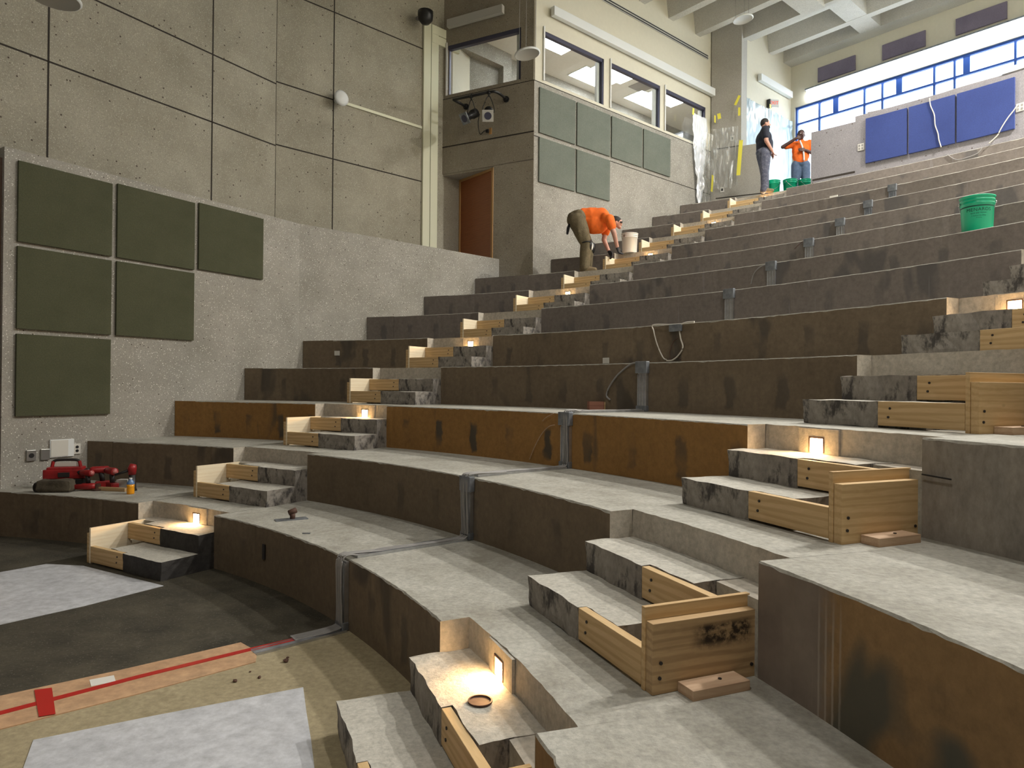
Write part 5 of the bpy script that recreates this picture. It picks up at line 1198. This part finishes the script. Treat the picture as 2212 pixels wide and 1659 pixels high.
def standing(p, rz, lb, h, skin, shirt_m, trouser_m, RA, LA, beard=True, bulk=1.0, turn=0):
    root = empty('person', p, rz, label=lb, cat='person'); k_ = h/1.68
    V_ = lambda x, y, z: Vector((x, y, z))*k_
    HD = V_(.03, 0, 1.565); T_ = Matrix.Translation(HD) @ Matrix.Rotation(turn, 4, 'Z'); Hq = lambda x, y, z: T_ @ (V_(x, y, z))
    aR, aL, kR, kL, hR, hL = V_(-.02, -.11, .09), V_(.05, .11, .09), V_(.0, -.11, .47), V_(.05, .11, .47), V_(0, -.09, .88), V_(0, .09, .88)
    sR, sL = V_(-.01, -.185, 1.375), V_(-.01, .185, 1.375); eR, wR, dR, tR = RA; eL, wL, dL, tL = LA
    eR, wR, eL, wL = [V_(*v) for v in (eR, wR, eL, wL)]
    b = limb((hR, .10), (kR, .058), (aR, .042))+limb((hL, .10), (kL, .058), (aL, .042))+[('e', V_(0, 0, .94), (.13, .165, .12)), ('c', V_(0, 0, 1.0), .12*bulk, V_(0, 0, 1.25), .13*bulk), ('c', V_(-.01, -.11, 1.36), .075, V_(-.01, .11, 1.36), .075), ('c', V_(-.01, 0, 1.38), .062, V_(.012, 0, 1.50), .055)]
    b += limb((sR, .06), (eR, .045), (wR, .03))+limb((sL, .06), (eL, .045), (wL, .03))+hand(wR, dR, tR, .4)+hand(wL, dL, tL, .4)
    b += [('e', HD, (.092, .076, .112)), ('e', Hq(.045, 0, -.055), (.05, .05, .055)), ('c', Hq(.09, 0, .0), .010, Hq(.108, 0, -.022), .014), ('e', Hq(-.005, -.08, -.01), (.018, .012, .03)), ('e', Hq(-.005, .08, -.01), (.018, .012, .03)), ('c', Hq(.086, -.02, -.055), .008, Hq(.086, .02, -.055), .008)]
    blob('body', b, skin, root, .0075, 4)
    sh = [('c', V_(.015, 0, .98), .155*bulk, V_(.02, 0, 1.12), .160*bulk), ('e', V_(.0, 0, 1.22), (.15*bulk, .20*bulk, .20)), ('c', V_(.0, -.06, 1.1), .13*bulk, V_(.0, .06, 1.1), .13*bulk), ('c', V_(-.01, -.13, 1.355), .09, V_(-.01, .13, 1.355), .09), ('c', V_(-.01, 0, 1.38), .08, V_(0, 0, 1.43), .068)]
    sh += limb((sR, .088), (sR.lerp(eR, .62), .074))+limb((sL, .088), (sL.lerp(eL, .62), .074))
    blob('tshirt', sh, shirt_m, root, .011, 7, crease(10, .010))
    tr = limb((hR, .125*bulk), (kR, .088), (V_(0, -.11, .2), .085), (V_(-.02, -.11, .06), .080))+limb((hL, .125*bulk), (kL, .088), (V_(.05, .11, .2), .085), (V_(.05, .11, .06), .080))+[('e', V_(0, 0, .93), (.15*bulk, .18*bulk, .13))]
    blob('trousers', tr, trouser_m, root, .012, 5, crease(13, .012))
    blob('boot', shoe(aR, (1, -.15, 0), .24), 'boot', root, .008, 3); blob('boot', shoe(aL, (1, .15, 0), .24), 'boot', root, .008, 3)
    blob('hair', [('e', Hq(-.016, 0, .028), (.094, .083, .104))], 'hair', root, .008, 2, lambda c: c if (T_.inverted() @ c).x < .055 and (T_.inverted() @ c).z > -.05 else HD+(c-HD)*.82)
    if beard: blob('beard', [('e', Hq(.045, 0, -.072), (.056, .06, .05))], 'hair', root, .008, 2, lambda c: c if (T_.inverted() @ c).z < -.035 else HD+(c-HD)*.8)
    bm = bmesh.new()
    for y in (-.03, .03): bmesh.ops.create_icosphere(bm, subdivisions=2, radius=.011, matrix=Matrix.Translation(Hq(.083, y, .012)))
    obj('eyes', bm, 'white', root, True)
    return root
q = atz(1650, 419, Z13)
standing((q.x, q.y+.02, Z13), math.radians(-8), 'person in a black T-shirt and patterned work trousers standing in profile at the aisle top', 1.68, 'skin', 'navy', 'camo',
         ((-.0, -.25, 1.10), (.13, -.20, .90), (.5, .2, -.8), (.3, 1, 0)), ((.05, .24, 1.10), (.19, .10, .92), (.3, -.5, -.8), (.3, -1, 0)), True, 1.12)
r2 = standing((6.72, 15.85, Z13), math.radians(-102), 'person in an orange T-shirt and jeans facing the camera with one arm raised', 1.72, 'skin_backlit', 'orange', 'jeans',
         ((.06, -.40, 1.31), (.20, -.14, 1.44), (.2, 1, .1), (0, 0, 1)), ((.05, .26, 1.12), (.20, .06, 1.16), (.3, -1, .1), (0, 0, 1)), False, .98)
bm = bmesh.new(); tube(bm, smoothpath([(.16, -.06, 1.44), (.21, -.02, 1.30), (.21, .02, 1.12), (.20, .03, .95)], 5), .018, 8); obj('white_strap', bm, 'white', r2, True)

# ------------------------------------------------------------------ daylight
w = bpy.data.worlds.new('sky'); bpy.context.scene.world = w; w.use_nodes = True
bg = w.node_tree.nodes['Background']; bg.inputs[0].default_value = (.80, .90, 1.0, 1); bg.inputs[1].default_value = 4.2
sc = bpy.context.scene; sc.view_settings.view_transform = 'Standard'; sc.view_settings.look = 'None'; sc.view_settings.gamma = 1
sc.view_settings.use_curve_mapping = False; sc.view_settings.exposure = 0.45
